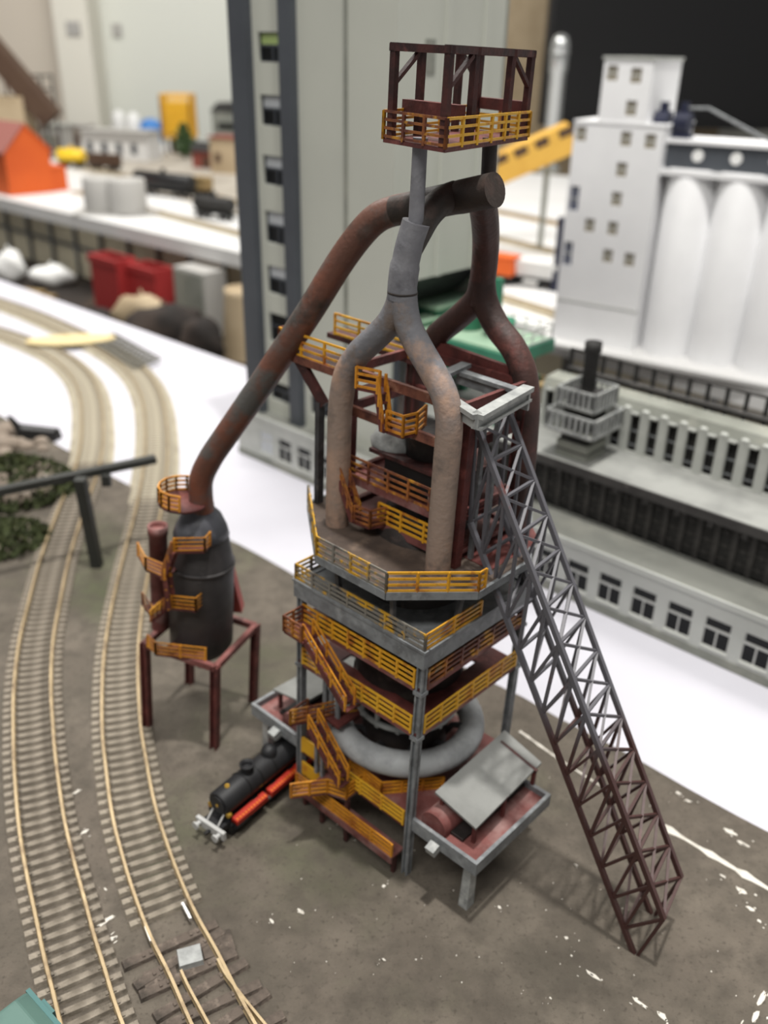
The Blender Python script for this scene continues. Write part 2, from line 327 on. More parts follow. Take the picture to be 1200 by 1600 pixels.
chalk.build('plaster_chips', 'chalk', label='white plaster chips and chalk line scattered on the brown ground', cat='plaster chips', kind='stuff')
# ------------------------------------------------------------------ railway tracks
T1 = [(172,1690),(140.5,1596),(125.5,1541),(110,1486),(96,1427),(81,1365),(66.5,1292),(56.3,1200),(53.5,1150),(52,1081),(57.5,1011),(70,949),(87.5,876),(113,800),(134,745),(144,700),(145,660),(142,628),(131,598),(110,574),(85,556),(45,538),(0,522),(-70,502)]
T2 = [(388,1680),(342.5,1596),(304,1515),(273.5,1457),(251.5,1405),(231,1347),(210,1273),(198,1200),(190.5,1138),(189,1053),(194,991),(204.5,927),(220,856),(233,800),(242,745),(245,700),(243,655),(236,622),(220,592),(192,565),(150,540),(100,515),(50,493),(0,475),(-70,452)]
def sweep(mb, path, off, w, z0, z1):
    n = len(path); vs = []
    for i in range(n):
        d = (path[min(i+1, n-1)]-path[max(i-1, 0)]); d.z = 0; d.normalize(); s_ = Vector((-d.y, d.x, 0))
        c = path[i]+s_*off
        for (u, z) in ((-w, z0), (w, z0), (w*.45, z0+(z1-z0)*.2), (w*.45, z0+(z1-z0)*.72), (w*.62, z0+(z1-z0)*.76), (w*.62, z1), (-w*.62, z1), (-w*.62, z0+(z1-z0)*.76), (-w*.45, z0+(z1-z0)*.72), (-w*.45, z0+(z1-z0)*.2)):
            q = c+s_*u; vs.append((q.x, q.y, z))
    k = 10
    mb.add(vs, [(i*k+j, i*k+(j+1) % k, (i+1)*k+(j+1) % k, (i+1)*k+j) for i in range(n-1) for j in range(k)])
    mb.add(vs[:k], [tuple(range(k))]); mb.add(vs[-k:], [tuple(range(k))[::-1]])
def strip(mb, path, w, z0, z1):
    n = len(path); vs = []
    for i in range(n):
        d = (path[min(i+1, n-1)]-path[max(i-1, 0)]); d.z = 0; d.normalize(); s_ = Vector((-d.y, d.x, 0))
        for u, z in ((-w, z0), (w, z0), (w*.8, z1), (-w*.8, z1)):
            q = path[i]+s_*u; vs.append((q.x, q.y, z))
    mb.add(vs, [(i*4+j, i*4+(j+1) % 4, (i+1)*4+(j+1) % 4, (i+1)*4+j) for i in range(n-1) for j in range(4)])
    mb.add(vs[:4], [(0,1,2,3)]); mb.add(vs[-4:], [(3,2,1,0)])
def resample(path, step):
    out = [path[0].copy()]; acc = 0
    for a, b in zip(path, path[1:]):
        L = (b-a).length; t = step-acc
        while t <= L: out.append(a.lerp(b, t/L)); t += step
        acc = L-(t-step)
    return out
def sleeper_mesh(l, w, h=.16):
    mb = MB(); mb.hexa([(-l/2,-w/2,0),(l/2,-w/2,0),(l/2,w/2,0),(-l/2,w/2,0),(-l/2+.04,-w/2+.05,h),(l/2-.04,-w/2+.05,h),(l/2-.04,w/2-.05,h),(-l/2+.04,w/2-.05,h)])
    for sx in (-1, 1):
        for sy in (-1, 1): mb.box(sx*.86+sy*.13-.05, sx*.86+sy*.13+.05, -.07, .07, h-.01, h+.05)     # chairs
    return mb
def track(px, label, turnout=False):
    path = resample(smooth_path([W(x, y) for x, y in px], 8), .26)
    t = thing('railway_track', label, 'track')
    for off in (-.86, .86):
        mb = MB(); sweep(mb, path, off, .085, .15, .38); mb.build('rail', 'rail', t)
    white = [p for p in path if LA.to(p).y > -10.2]
    mb = MB(); strip(mb, white, 1.75, -.12, .07); mb.build('ballast_strip', 'track_bed', t)
    protos = {}
    for i, p in enumerate(path[1:-1:2]):
        j = 1+2*i; d = path[j+1]-path[j-1]; ang = math.atan2(d.y, d.x)+math.pi/2
        onw = LA.to(p).y > -9.8
        scr = Vector(((p-EYE).dot(RT), (p-EYE).dot(UP), (p-EYE).dot(FW))); sy = 800-FPX*scr.y/scr.z
        if turnout and 1432 < sy: continue
        key = 'sleeper_pale' if onw else ('sleeper_mid' if turnout else 'sleeper')
        if key not in protos: o = protos[key] = sleeper_mesh(2.75, .33).build('sleeper', key, t)
        else: o = twin(protos[key], t)
        z = .055 if onw else -.005
        o.location = ((p.x)*S, p.y*S, z*S); o.rotation_euler.z = ang+random.uniform(-.025, .025)
    return t, path
track(T1, 'curved single railway track beside the brown ground edge, away from the furnace')
t2, path2 = track(T2, 'curved railway track running past the dust catcher, with turnout timbers at its end', True)
# turnout timbers and blades
tp = sleeper_mesh(3.5, .44, .16)
first = None
k = 0
for (x, y) in ((268,1478),(282,1500),(296,1524),(316,1548),(332,1574),(350,1600),(368,1628),(386,1660)):
    p = W(x, y); d = W(x+18, y-8)-p if False else (path2[min(range(len(path2)), key=lambda i: (path2[i]-p).length)+1]-path2[min(range(len(path2)), key=lambda i: (path2[i]-p).length)])
    o = first = tp.build('turnout_timber', 'sleeper_wood', t2) if first is None else twin(first, t2)
    o.location = (p.x*S, p.y*S, -.01*S); o.rotation_euler.z = math.atan2(d.y, d.x)+math.pi/2+(.1 if k % 2 else -.06); k += 1
for pts in ([(341,1508),(352,1530),(376,1562),(403,1596),(440,1640)], [(284,1526),(296,1552),(310,1578),(330,1615),(350,1650)]):
    mb = MB(); sweep(mb, resample(smooth_path([W(*p) for p in pts], 6), .3), 0, .07, .15, .37); mb.build('switch_rail', 'rail', t2)
c = W(298, 1503); MB().hexa([(-.42,-.36,.1),(.42,-.36,.1),(.42,.36,.1),(-.42,.36,.1),(-.4,-.34,.34),(.4,-.34,.34),(.4,.34,.34),(-.4,.34,.34)]).build('switch_plate', 'steel_light', t2, loc=(c.x, c.y, .04), rz=.35)
for (x, y) in ((252, 1532), (340, 1478)):
    c = W(x, y); MB().box(-.55, .55, -.45, .45, 0, .13).lathe([(.0, .131), (.12, .131), (.12, .15), (.06, .15), (.0, .12)], 10).build('throw_block', 'sleeper_wood', t2, loc=(c.x, c.y, 0), rz=.4)
for a, b in (((291,1420),(304,1445)), ((234,1457),(243,1480))):
    p, q = W(*a), W(*b); MB().beam(p+Vector((-.12,0,.28)), q+Vector((-.12,0,.28)), .09, .16).build('fishplate', 'rail_fish', t2)
# dark grid mat and pale card lid lying over the far track
g0, g1, g2, g3 = W(140,537), W(180,528), W(252,568), W(212,582)
gm = MB()
for i in range(15):
    u = i/14; gm.beam(g0.lerp(g3, u)+Vector((0,0,.5)), g1.lerp(g2, u)+Vector((0,0,.5)), .16, .16)
for i in range(5):
    u = i/4; gm.beam(g0.lerp(g1, u)+Vector((0,0,.5)), g3.lerp(g2, u)+Vector((0,0,.5)), .16, .16)
gm.build('grid_mat', 'mesh_grey', label='dark grey grid mat lying across the far track', cat='mat')
c = W(112, 538); vs = []
mb = MB()
for k in range(20):
    g = 2*math.pi*k/20; vs.append((c.x+4.6*math.cos(g)*math.cos(.25)-1.9*math.sin(g)*math.sin(.25), c.y+4.6*math.cos(g)*math.sin(.25)+1.9*math.sin(g)*math.cos(.25)))
mb.prism(vs, .42, .6); mb.build('card_disc', 'card', label='pale yellow oval card lying over the far tracks', cat='card')
# ------------------------------------------------------------------ signal gantry, scrub, scraps at the left
b = W(152, 884); top = WY(125, 748, b.y-.2)
t = thing('boom_gantry', 'dark grey horizontal boom on a single leaning post beside the tracks', 'boom', (b.x, b.y, 0))
off = Vector((b.x, b.y, 0))
MB().beam((0,0,-.02), top-off, .62, .62).build('post', 'gantry', t)
l_, r_ = WY(-90, 786, b.y-3), WY(243, 717, b.y+3)
MB().beam(l_-off, r_-off, .55, .42).build('boom', 'gantry', t)
q = WY(165, 742, b.y+1); MB().box(-.25,.25,-.2,.2,-.7,0).build('bracket', 'gantry', t, loc=q-off)
p = W(58, 684)
t = thing('scrap_piece', 'small bent black scrap lying on the white board', 'scrap', (p.x, p.y, -.12))
MB().hexa([(-1.3,-.5,0),(1.6,-.6,0),(1.9,.5,0),(-.8,.6,0),(-1.6,-.3,1.0),(1.5,-.3,.8),(1.8,.3,.9),(-1.4,.4,1.2)]).build('body', 'black', t)
MB().hexa([(-1.5,-.3,.7),(-.9,-.3,.7),(-.9,.3,.7),(-1.5,.3,.7),(-2.1,-.15,2.0),(-1.8,-.15,1.9),(-1.8,.15,1.9),(-2.1,.15,2.0)]).build('horn', 'black', t)
def blob(c, r, mat_, n, sz, name, label, cat, flat=.6):
    t = thing(name, label, cat, (c.x, c.y, 0)); base = MB(); leaf = MB(); base.ball((0,0,r*flat*.3), r*.85, r*.75, r*flat*.7, 14, 8); base.build('mound', 'rubble', t)
    for k in range(n):
        g, e = random.uniform(0, 6.283), random.random()**.5; rr = r*e
        x, y, z = rr*math.cos(g), rr*.85*math.sin(g), r*flat*(1-e*e)*random.uniform(.7, 1.1)+.1
        d = Vector((random.uniform(-1,1), random.uniform(-1,1), random.uniform(.1,1))).normalized(); s_ = d.orthogonal().normalized()*sz*.5; u = d*sz*random.uniform(.7,1.4)
        v = Vector((x,y,z)); leaf.add([v-s_*.6, v+s_*.6, v+u+s_, v+u*1.5, v+u-s_], [(0,1,2,3,4)])
    tag(leaf.build('foliage', mat_, t), kind='stuff')
blob(W(20, 765), 4.6, 'leaf', 2600, .3, 'scrub_bush', 'dark green scrub bush on a rubble mound beside the boom', 'bush', .42)
blob(W(-8, 846), 3.4, 'leaf', 1400, .24, 'scrub_bush', 'low green scrub patch below the boom at the ground edge', 'bush', .16)
t = None
for k in range(14):
    p = W(random.uniform(-20, 70), random.uniform(668, 712)); r = random.uniform(.5, 1.3); mb = MB()
    mb.ball((0,0,r*.25), r, r*random.uniform(.6,1), r*.55, 7, 5); mb.build('rubble_stone', 'rubble', label='pale brown rubble stone behind the green scrub bush', cat='stone', group='rubble stones behind the scrub', loc=(p.x, p.y, -.1), rz=random.uniform(0,3))
# teal wagon roof at the bottom corner
kz = 3.0
k0, k1 = W(38, 1538, kz), W(94, 1602, kz); ed = (k1-k0); ed.z = 0; ed.normalize()
t = thing('teal_wagon', 'teal green wagon roof corner with dark steps by the near track', 'wagon', (k0.x, k0.y, 0), math.atan2(ed.y, ed.x))
MB().box(0, 13.5, -2.9, 0, .9, kz-.5).build('body', 'teal', t, bevel=.1)
MB().hexa([(-.1,-3.0,kz-.5),(13.6,-3.0,kz-.5),(13.6,.1,kz-.5),(-.1,.1,kz-.5),(.25,-2.4,kz),(13.3,-2.4,kz),(13.3,-.45,kz),(.25,-.45,kz)]).build('roof', 'teal', t, bevel=.08)
for k in range(9): MB().box(.5+k*1.4, 1.1+k*1.4, .0, .28, kz-.75, kz-.5).build('step', 'teal_dark', t)
MB().box(-.1, 13.6, .02, .16, kz-.56, kz-.42).build('gutter', 'teal_dark', t)
MB().box(.3, 13.2, -2.5, -.4, .5, .9).build('underframe', 'black', t)
wh = None
for x in (1.4, 3.2, 10.2, 12.0):
    for y in (-2.27, -.62):
        wh = MB().tube([(0,-.1,.45),(0,.1,.45)], .45, 14).build('wheel', 'black', t, loc=(x, y, 0)) if wh is None else twin(wh, t, (x, y, 0))
# ------------------------------------------------------------------ blast furnace
BF = thing('blast_furnace', 'tall weathered grey and red model blast furnace with yellow railings and thick pipes', 'furnace', frame=TW)
ZO, XF, XP, XR = 12.5, -.6, -1.3, 3.2          # round deck height; front of upper frame; front pipes; rear pipes
def railing(parent, pts, h=.62, m='rail_yellow', n=4, sp=1.0, lo=.06, bar=.085, name='railing', close=False):
    mb = MB(); pts = [Vector(p) for p in pts]
    if close: pts = pts+[pts[0]]
    for a, b in zip(pts, pts[1:]):
        for k in range(n):
            z = lo+(h-lo)*k/(n-1); u = Vector((0,0,z)); mb.beam(a+u, b+u, bar*.6, bar)
        L = (b-a).length; c = max(1, round(L/sp))
        for i in range(c+1):
            q = a.lerp(b, i/c); mb.beam(q-Vector((0,0,.03)), q+Vector((0,0,h+.02)), .085, .085)
    return mb.build(name, m, parent)
def stair(parent, a, b, wid, side, m='rail_orange', h=.6):
    """steps between a (top) and b (bottom) with two sloping hand rails; side = direction across"""
    a, b, s_ = Vector(a), Vector(b), Vector(side).normalized()*wid/2; st = MB(); n = max(4, int((a-b).length/.28))
    for sg in (-1, 1): st.beam(a+s_*sg, b+s_*sg, .07, .2)
    fw = Vector((b.x-a.x, b.y-a.y, 0)).normalized()*.1
    for i in range(n+1):
        c = a.lerp(b, i/n); st.hexa([c-s_-fw-Vector((0,0,.04)), c+s_-fw-Vector((0,0,.04)), c+s_+fw-Vector((0,0,.04)), c-s_+fw-Vector((0,0,.04)), c-s_-fw, c+s_-fw, c+s_+fw, c-s_+fw])
    o = st.build('stair', 'oxide', parent)
    for sg in (-1, 1):
        mb = MB()
        for k in range(3):
            u = Vector((0,0,.08+(h-.08)*k/2)); mb.beam(a+s_*sg+u, b+s_*sg+u, .05, .07)
        for i in range(4):
            c = a.lerp(b, i/3)+s_*sg; mb.beam(c, c+Vector((0,0,h)), .08)
        mb.build('stair_railing', m, o)
    return o
# corner posts (H section)
for (x, y) in ((-3,-3),(3,-3),(-3,3),(3,3)):
    zt = 10.3; mb = MB(); f = .14
    mb.box(x-f, x+f, y-f, y-f+.07, -.02, zt); mb.box(x-f, x+f, y+f-.07, y+f, -.02, zt); mb.box(x-.04, x+.04, y-f, y+f, -.02, zt)
    po = mb.build('corner_post', 'steel', BF)
    for z in (6.75, 8.75):
        MB().box(x-f-.05, x+f+.05, y-f-.05, y+f+.05, z, z+.14).build('collar', 'steel', po)
# grey main deck with deep edge beams
MB().box(-3.1, 3.1, -3.1, 3.1, 10.5, 10.66).build('main_deck', 'steel', BF)
for (x0,x1,y0,y1) in ((-3.22,-3.0,-3.22,3.22),(3.0,3.22,-3.22,3.22),(-3.0,3.0,-3.22,-3.0),(-3.0,3.0,3.0,3.22)):
    mb = MB().box(x0, x1, y0, y1, 9.98, 10.7)
    mb.box(x0-.04, x1+.04, y0-.04, y1+.04, 10.64, 10.74); mb.build('deck_beam', 'steel', BF)
railing(BF, [(-1.6,3.16,10.74),(-3.16,3.16,10.74),(-3.16,-3.16,10.74)], .62, 'rail_steel', sp=.85)
railing(BF, [(-3.16,-3.16,10.74),(-.1,-3.16,10.74)], .62, 'rail_yellow', sp=1.5)
# two lower gallery levels
for z, m1, m2 in ((9.0, 'rail_yellow', 'rail_rust'), (7.0, 'rail_bright', 'rail_bright')):
    for (x0,x1,y0,y1) in ((-3.1,-1.9,-3.1,3.1),(1.9,3.1,-3.1,3.1),(-1.9,1.9,-3.1,-1.9),(-1.9,1.9,1.9,3.1)):
        MB().box(x0, x1, y0, y1, z-.1, z).build('gallery_floor', 'oxide_dark' if z > 8 else 'oxide', BF)
    for (a, b) in (((-3.08,-2.8),(-3.08,2.85)), ((-2.8,-3.08),(2.85,-3.08)), ((3.08,-2.8),(3.08,2.85)), ((-2.8,3.08),(2.85,3.08))):
        MB().beam((*a, z-.08), (*b, z-.08), .1, .18).build('edge_channel', 'oxide_dusty', BF)
    railing(BF, [(-3.12,2.8,z),(-3.12,-2.78,z)], .72, m1, sp=.85)
    railing(BF, [(-2.78,-3.12,z),(2.8,-3.12,z)], .72, m2, sp=.95)
    for s_ in (-1, 1):
        MB().beam((-2.95, -.6, z-.15), (-2.0, s_*1.2, z-1.3), .1).build('knee_brace', 'oxide_dark', BF)
# furnace shell
MB().lathe([(1.75,2.9),(1.75,4.2),(1.55,4.6),(1.55,5.0),(2.1,6.6),(2.15,7.2),(2.0,9.0),(1.75,12.45),(1.3,12.45)], 32).build('furnace_shell', 'hearth', BF)
for z, r in ((6.5,2.2),(8.2,2.1),(9.8,2.0),(11.4,1.9)):
    MB().lathe([(r-.15,z),(r,z),(r,z+.14),(r-.15,z+.14)], 32).build('shell_band', 'oxide_dark', BF)
bu = MB().torus(2.72, .52, (.05,0,4.1)).build('bustle_pipe', 'bustle', BF)
for k in range(10):
    g = 2*math.pi*k/10+.2; MB().tube([(2.35*math.cos(g),2.35*math.sin(g),4.3),(1.95*math.cos(g),1.95*math.sin(g),4.2),(1.6*math.cos(g),1.6*math.sin(g),3.6)], .13, 8).build('tuyere_pipe', 'steel_dark', BF)
ri = MB().torus(1.98, .13, (0,0,5.15), 40, 8).build('ring_main', 'steel_light', BF)
for k in range(14):
    g = 2*math.pi*k/14+.1; c = (1.98*math.cos(g), 1.98*math.sin(g)); MB().beam((*c, 4.95), (*c, 5.75), .16, .12).build('ring_clip', 'steel_light', ri)
for k in range(26):
    g = 2*math.pi*k/26; c = (1.72*math.cos(g), 1.72*math.sin(g)); MB().beam((*c, 5.0), (c[0]*1.2, c[1]*1.2, 6.4), .07).build('stave_rib', 'hearth', BF)
# cast house floor with wings
for (x0,x1,y0,y1) in ((-2.8,3.0,-3,3), (-2.9,1.6,-5.95,-3), (-2.9,1.6,3,5.95)):
    MB().box(x0, x1, y0, y1, 2.55, 2.72).build('cast_floor', 'oxide_dusty', BF)
for sg in (-1, 1):
    yo, yi = sg*6.0, sg*3.0
    for (x0,x1,ya,yb) in ((-3.05,-2.9,yi,yo),(1.6,1.75,yi,yo),(-3.05,1.75,yo,yo+sg*.15)):
        MB().box(x0, x1, min(ya,yb), max(ya,yb), 2.4, 2.98).build('fascia', 'steel', BF)
    for x, y in ((-2.55, sg*5.6), (1.4, sg*3.3)):
        mb = MB(); mb.hexa([(x-.22,y-.2,-.02),(x+.22,y-.2,-.02),(x+.22,y+.2,-.02),(x-.22,y+.2,-.02),(x-.17,y-.16,2.55),(x+.17,y-.16,2.55),(x+.17,y+.16,2.55),(x-.17,y+.16,2.55)]); mb.build('cast_floor_leg', 'steel_light', BF)
    # sloping shed roof over the runner
    ys = (sg*3.55, sg*5.5); e = [(-2.35, ys[0], 4.15), (-2.35, ys[1], 3.75), (2.2, ys[1]*.96, 3.75), (2.3, ys[0]*.95, 4.15)]
    mb = MB(); mb.hexa([(p[0],p[1],p[2]-.09) for p in e]+e); sr = mb.build('shed_roof', 'shed_grey', BF)
    for x in (-2.1, -.3, 1.7):
        MB().beam((x, sg*3.75, 2.7), (x, sg*3.75, 4.05), .14).build('shed_post', 'oxide', BF); MB().beam((x, sg*5.3, 2.7), (x, sg*5.3, 3.75), .14).build('shed_post', 'oxide', BF)
        MB().beam((x, sg*3.6, 4.03), (x, sg*5.4, 3.66), .14, .16).build('shed_rafter', 'oxide_dark', BF)
    mb = MB(); 
    for i in range(9):
        g = math.pi*i/8; 
    mb.tube([(-2.75, sg*3.9, 2.95), (-1.7, sg*3.9, 2.95)], .58, 18); mb.build('runner_drum', 'oxide_dusty', BF)
    MB().box(-2.4, 1.6, sg*4.75-.28, sg*4.75+.28, 2.72, 2.86).build('iron_runner', 'hearth', BF)
    MB().beam((-3.1, sg*4.35, 2.62), (-3.45, sg*4.35, 2.5), .4, .34).build('spout', 'steel_light', BF)
# left hand wing: fascia boards along the loco side
MB().box(-3.1, -2.95, -2.8, 2.8, 2.35, 2.72).build('fascia', 'oxide', BF)
railing(BF, [(-3.12,2.8,2.5),(-3.12,-2.75,2.5)], .66, 'rail_bright', sp=1.1)
MB().box(-3.62, -2.95, -2.75, 2.6, 1.0, 1.1).build('low_walkway', 'oxide_dusty', BF)
MB().box(-3.68, -3.6, -2.75, 2.6, .78, 1.12).build('fascia', 'oxide_dusty', BF)
railing(BF, [(-3.62,2.6,1.1),(-3.62,-2.7,1.1)], .66, 'rail_orange', sp=1.1)
for y in (-2.6, 0, 2.4): MB().beam((-3.3, y, -.02), (-3.3, y, 1.02), .16).build('walkway_leg', 'oxide_dark', BF)
for (y0,y1,z0,z1) in ((1.1,2.75,2.62,3.35),(1.5,2.75,1.35,2.05)):
    MB().box(-3.2, -3.14, y0, y1, z0, z1).build('lit_rail_panel', 'rail_bright', BF)  # solid yellow panels stand in for out-of-focus railing in bright light
# octagonal guard rail around the hearth
op = [TW.z(z6(*p), 2.9) for p in ((345,975),(480,1080),(742,1055))]
railing(BF, [(p.x, p.y, 2.72) for p in op], .6, 'rail_orange', sp=.9)
# stair tower on the loco side
X1 = -3.75
A0, A1 = TW.x(z6(168,425), X1), TW.x(z6(345,725), X1)
stair(BF, A0, A1, .5, (1,0,0), 'rail_orange', .7)
mb = MB(); mb.box(-4.1, -3.1, A0.y-.1, A0.y+.95, A0.z-.12, A0.z-.02); mb.build('landing', 'oxide', BF)
railing(BF, [(-3.15, A0.y+.95, A0.z), (-4.1, A0.y+.95, A0.z), (-4.1, A0.y, A0.z)], .66, 'rail_rust', sp=.6)
lz = 5.0
P1 = [TW.z(z6(*p), lz) for p in ((165,745),(92,795),(300,750),(408,735))]
MB().prism([(p.x, p.y) for p in (P1[1], P1[2], P1[3])]+[(-3.1, P1[3].y), (-3.1, P1[0].y+.3), (P1[0].x, P1[0].y)], lz-.12, lz).build('landing', 'oxide', BF)
railing(BF, P1, .66, 'rail_rust', sp=.8)
lz2 = 2.3
P2 = [TW.z(z6(*p), lz2) for p in ((95,1105),(250,1085),(330,1112),(398,1062))]
B0, B1 = Vector((-3.75, TW.x(z6(190,815), -3.75).y, lz)), Vector((-3.75, TW.x(z6(318,1040), -3.75).y, lz2+.9))
stair(BF, B0, Vector((-3.75, B1.y, lz2)) if False else B1, .5, (1,0,0), 'rail_orange', .7)
MB().prism([(p.x, p.y) for p in P2]+[(-3.1, P2[3].y), (-3.1, P2[0].y)], lz2-.12, lz2).build('landing', 'oxide_dusty', BF)
railing(BF, P2, .66, 'rail_orange', sp=.8)
for y in (P2[0].y-.2, P2[2].y): MB().beam((-3.5, y, -.02), (-3.5, y, lz2-.1), .16).build('landing_leg', 'oxide_dark', BF)
for y in (P1[0].y-.6, P1[2].y): MB().beam((-3.4, y, lz2), (-3.4, y, lz-.1), .14).build('landing_leg', 'steel', BF)
for k in range(3): MB().beam((-2.75, 1.9-k*.35, 2.7), (-2.75, 1.9-k*.35, 6.9), .2, .1).build('back_strut', 'steel', BF)
# upper octagonal deck
OC = [TW.z(p, ZO) for p in ((495,868),(603,926),(757,919))]
x0, y0, y1 = (OC[0].x+OC[1].x)/2, OC[2].y, TW.z((498,779), ZO).y
ch = OC[1].y-y0; 
oc = [(x0, OC[1].y), (OC[2].x-.35, y0), (OC[2].x+2.7, y0), (x0+(y1-y0), y0+2.2), (x0+(y1-y0), y1-2.2), (x0+5.2, y1), (x0+2.6, y1), (x0, OC[0].y)]
MB().prism(oc, ZO-.2, ZO).build('upper_deck', 'deck_brown', BF)
od = MB()
for a, b in zip(oc, oc[1:]+oc[:1]): od.beam((*a, ZO-.12), (*b, ZO-.12), .12, .3)
od.build('deck_edge', 'steel', BF)
railing(BF, [(x0+2.6, y1, ZO), (x0, OC[0].y, ZO), (x0, OC[1].y, ZO)], .75, 'rail_steel', sp=.9)
railing(BF, [(x0, OC[1].y, ZO), (OC[2].x-.35, y0, ZO)], .75, 'rail_yellow', sp=1.0)
railing(BF, [(OC[2].x-.35, y0, ZO), (OC[2].x, y0, ZO)], .75, 'rail_yellow', sp=.4)
for (x, y) in ((x0+.35, OC[1].y), (x0+.4, OC[0].y-.6), (OC[2].x-.5, y0+.5), (2.9, y0+.6), (2.9, 2.9), (0, 2.9)):
    MB().beam((max(-2.95, min(2.95, x*.95)), max(-2.95, min(2.95, y*.95)), 10.6), (x, y, ZO-.15), .16).build('deck_strut', 'steel_dark', BF)
MB().lathe([(1.9,12.45),(1.7,13.0),(1.2,13.6),(.9,14.6),(.9,16.0),(1.1,16.4)], 24, (.95,.5,0)).build('top_cone', 'hearth', BF)
MB().prism([(.2,-3.2),(3.2,-3.2),(4.4,-1.9),(4.4,-.9),(.2,-1.3)], ZO, ZO+.03).build('deck_plate', 'oxide', BF)
# red upper frame: legs, floors, top beams
YA, YB, XB = -1.95, 3.15, 2.9
for (x, y) in ((XF+.1, YA), (XF+.1, YB), (XB, YA), (XB, YB)):
    mb = MB(); mb.box(x-.16, x+.16, y-.2, y-.13, ZO, 18.2); mb.box(x-.16, x+.16, y+.13, y+.2, ZO, 18.2); mb.box(x-.05, x+.05, y-.2, y+.2, ZO, 18.2)
    mb.build('frame_leg', 'oxide', BF)
mb = MB(); mb.hexa([(XF-.1,YA-.34,ZO),(XF+.25,YA-.34,ZO),(XF+.25,YA+.24,ZO),(XF-.1,YA+.24,ZO),(XF-.1,YA-.42,17.9),(XF+.25,YA-.42,17.9),(XF+.25,YA+.2,17.9),(XF-.1,YA+.2,17.9)]); mb.build('frame_plate', 'oxide', BF)
def level(z, m='oxide', t=.14, ya=YA-.1, yb=YB+.35):
    MB().box(XF, XB+.1, ya, yb, z-t, z).build('frame_floor', m, BF)
zB, zC, zD, zE = [TW.x(z5(*p), XF).z for p in ((655,1165),(680,1030),(500,650),(500,480))]
level(zB, 'oxide_dusty'); level(zC)
for z, m in ((zB,'oxide_dusty'),(zC,'oxide_dusty'),(zD,'rust_beam'),(zE,'rust_beam')):
    MB().beam((XF-.06, YA, z-.02), (XF-.06, YB+.3, z-.02), .16, .34).build('frame_beam', m, BF)
    MB().beam((XB, YA, z-.02), (XB, YB+.3, z-.02), .16, .34).build('frame_beam', 'oxide', BF)
    for y in (YA, YB): MB().beam((XF, y, z-.02), (XB, y, z-.02), .16, .34).build('frame_beam', 'oxide', BF)
yr = TW.x(z5(690,1000), XF-.1).y-.9
railing(BF, [(XF-.12, YB-.25, zC+.1), (XF-.12, yr, zC+.1)], .8, 'rail_rust', sp=1.05)
railing(BF, [(XF-.12, 1.35, zB+.1), (XF-.12, yr, zB+.1)], .75, 'rail_yellow', sp=1.0)
# hoist house on the middle floor
MB().box(XF+.35, XB-.3, -.9, 1.6, zC, zC+1.15).build('hoist_box', 'black', BF)
MB().box(XF+.25, XB-.2, -1.6, 2.3, zC+1.15, zC+1.3).build('hoist_lid', 'oxide_dark', BF)
MB().lathe([(1.0,0),(1.05,.25),(.75,.7),(.3,.95),(0,1.0)], 20, (XF+1.4, 1.9, zC+1.2)).build('bell_cover', 'steel_light', BF)
# light grey sheave frame on top
zT = zE+.22
n_, r_, b_ = TW.z((746,651), zT), TW.z((826,606), zT), TW.z((716,578), zT)
MB().beam(n_, r_, .42, .16).beam(n_-Vector((0,0,.22)), r_-Vector((0,0,.22)), .12, .3).beam(n_-Vector((0,0,.4)), r_-Vector((0,0,.4)), .36, .08).build('sheave_beam', 'steel_light', BF)
fl = TW.z((720,634), zT); MB().beam(n_, fl+(fl-n_)*.6, .36, .16).beam(n_-Vector((0,0,.25)), fl+(fl-n_)*.6-Vector((0,0,.25)), .14, .34).build('sheave_beam', 'steel_light', BF)
rb = r_.lerp(n_, .12); MB().beam(rb-Vector((0,0,.05)), b_-Vector((0,0,.05)), .36, .14).beam(rb-Vector((0,0,.3)), b_-Vector((0,0,.3)), .14, .36).build('sheave_beam', 'steel', BF)
MB().beam(b_+Vector((-.9,-.1,.05)), b_+Vector((.6,.1,.05)), .4, .14).build('sheave_beam', 'steel', BF)
c_ = TW.z((812,602), zT-.5); MB().beam(r_-Vector((.1,.0,.1)), r_-Vector((.1,0,.75)), .3, .1).build('sheave_plate', 'steel_light', BF)
for x in (XF+.9, XF+1.7): MB().beam((x, YA-.25, ZO), (x, YA-.25, 17.9), .16).build('hoist_guide', 'steel', BF)
k0, k1 = TW.x(z5(720,330), 3.1), TW.x(z5(1030,440), 3.1)
MB().beam(k0+(k0-k1)*.5, k1, .2, .4).build('rear_beam', 'oxide', BF)
# landings and stairs in front of the upper frame
XL = XF-.75
def land(pix, z, m, h=.66, inner=True):
    pts = [TW.z(z5(*p), z) for p in pix]
    MB().prism([(p.x, p.y) for p in pts]+[(XF, pts[-1].y), (XF, pts[0].y)], z-.1, z).build('landing', 'oxide', BF)
    railing(BF, pts, h, m, sp=.6); return pts
zl1 = TW.x(z5(470,525), XL).z; zl2 = TW.x(z5(570,715), XL).z; zl3 = TW.x(z5(290,885), XL).z; zl4 = TW.x(z5(430,1100), XL).z
a_ = land(((372,505),(470,525)), zl1, 'rail_orange', .72); b2 = land(((500,690),(570,715),(628,700),(665,665)), zl2, 'rail_orange', .72)
stair(BF, (XL, a_[1].y-.1, zl1), (XL, b2[0].y+.05, zl2), .4, (1,0,0), 'rail_orange', .62)
c3 = land(((330,845),(268,880),(290,888)), zl3, 'rail_rust', .66); d4 = land(((365,1078),(430,1102),(506,1085)), zl4, 'rail_rust', .66)
stair(BF, (XL, c3[2].y-.25, zl3), (XL, d4[0].y+.05, zl4), .4, (1,0,0), 'rail_rust', .62)
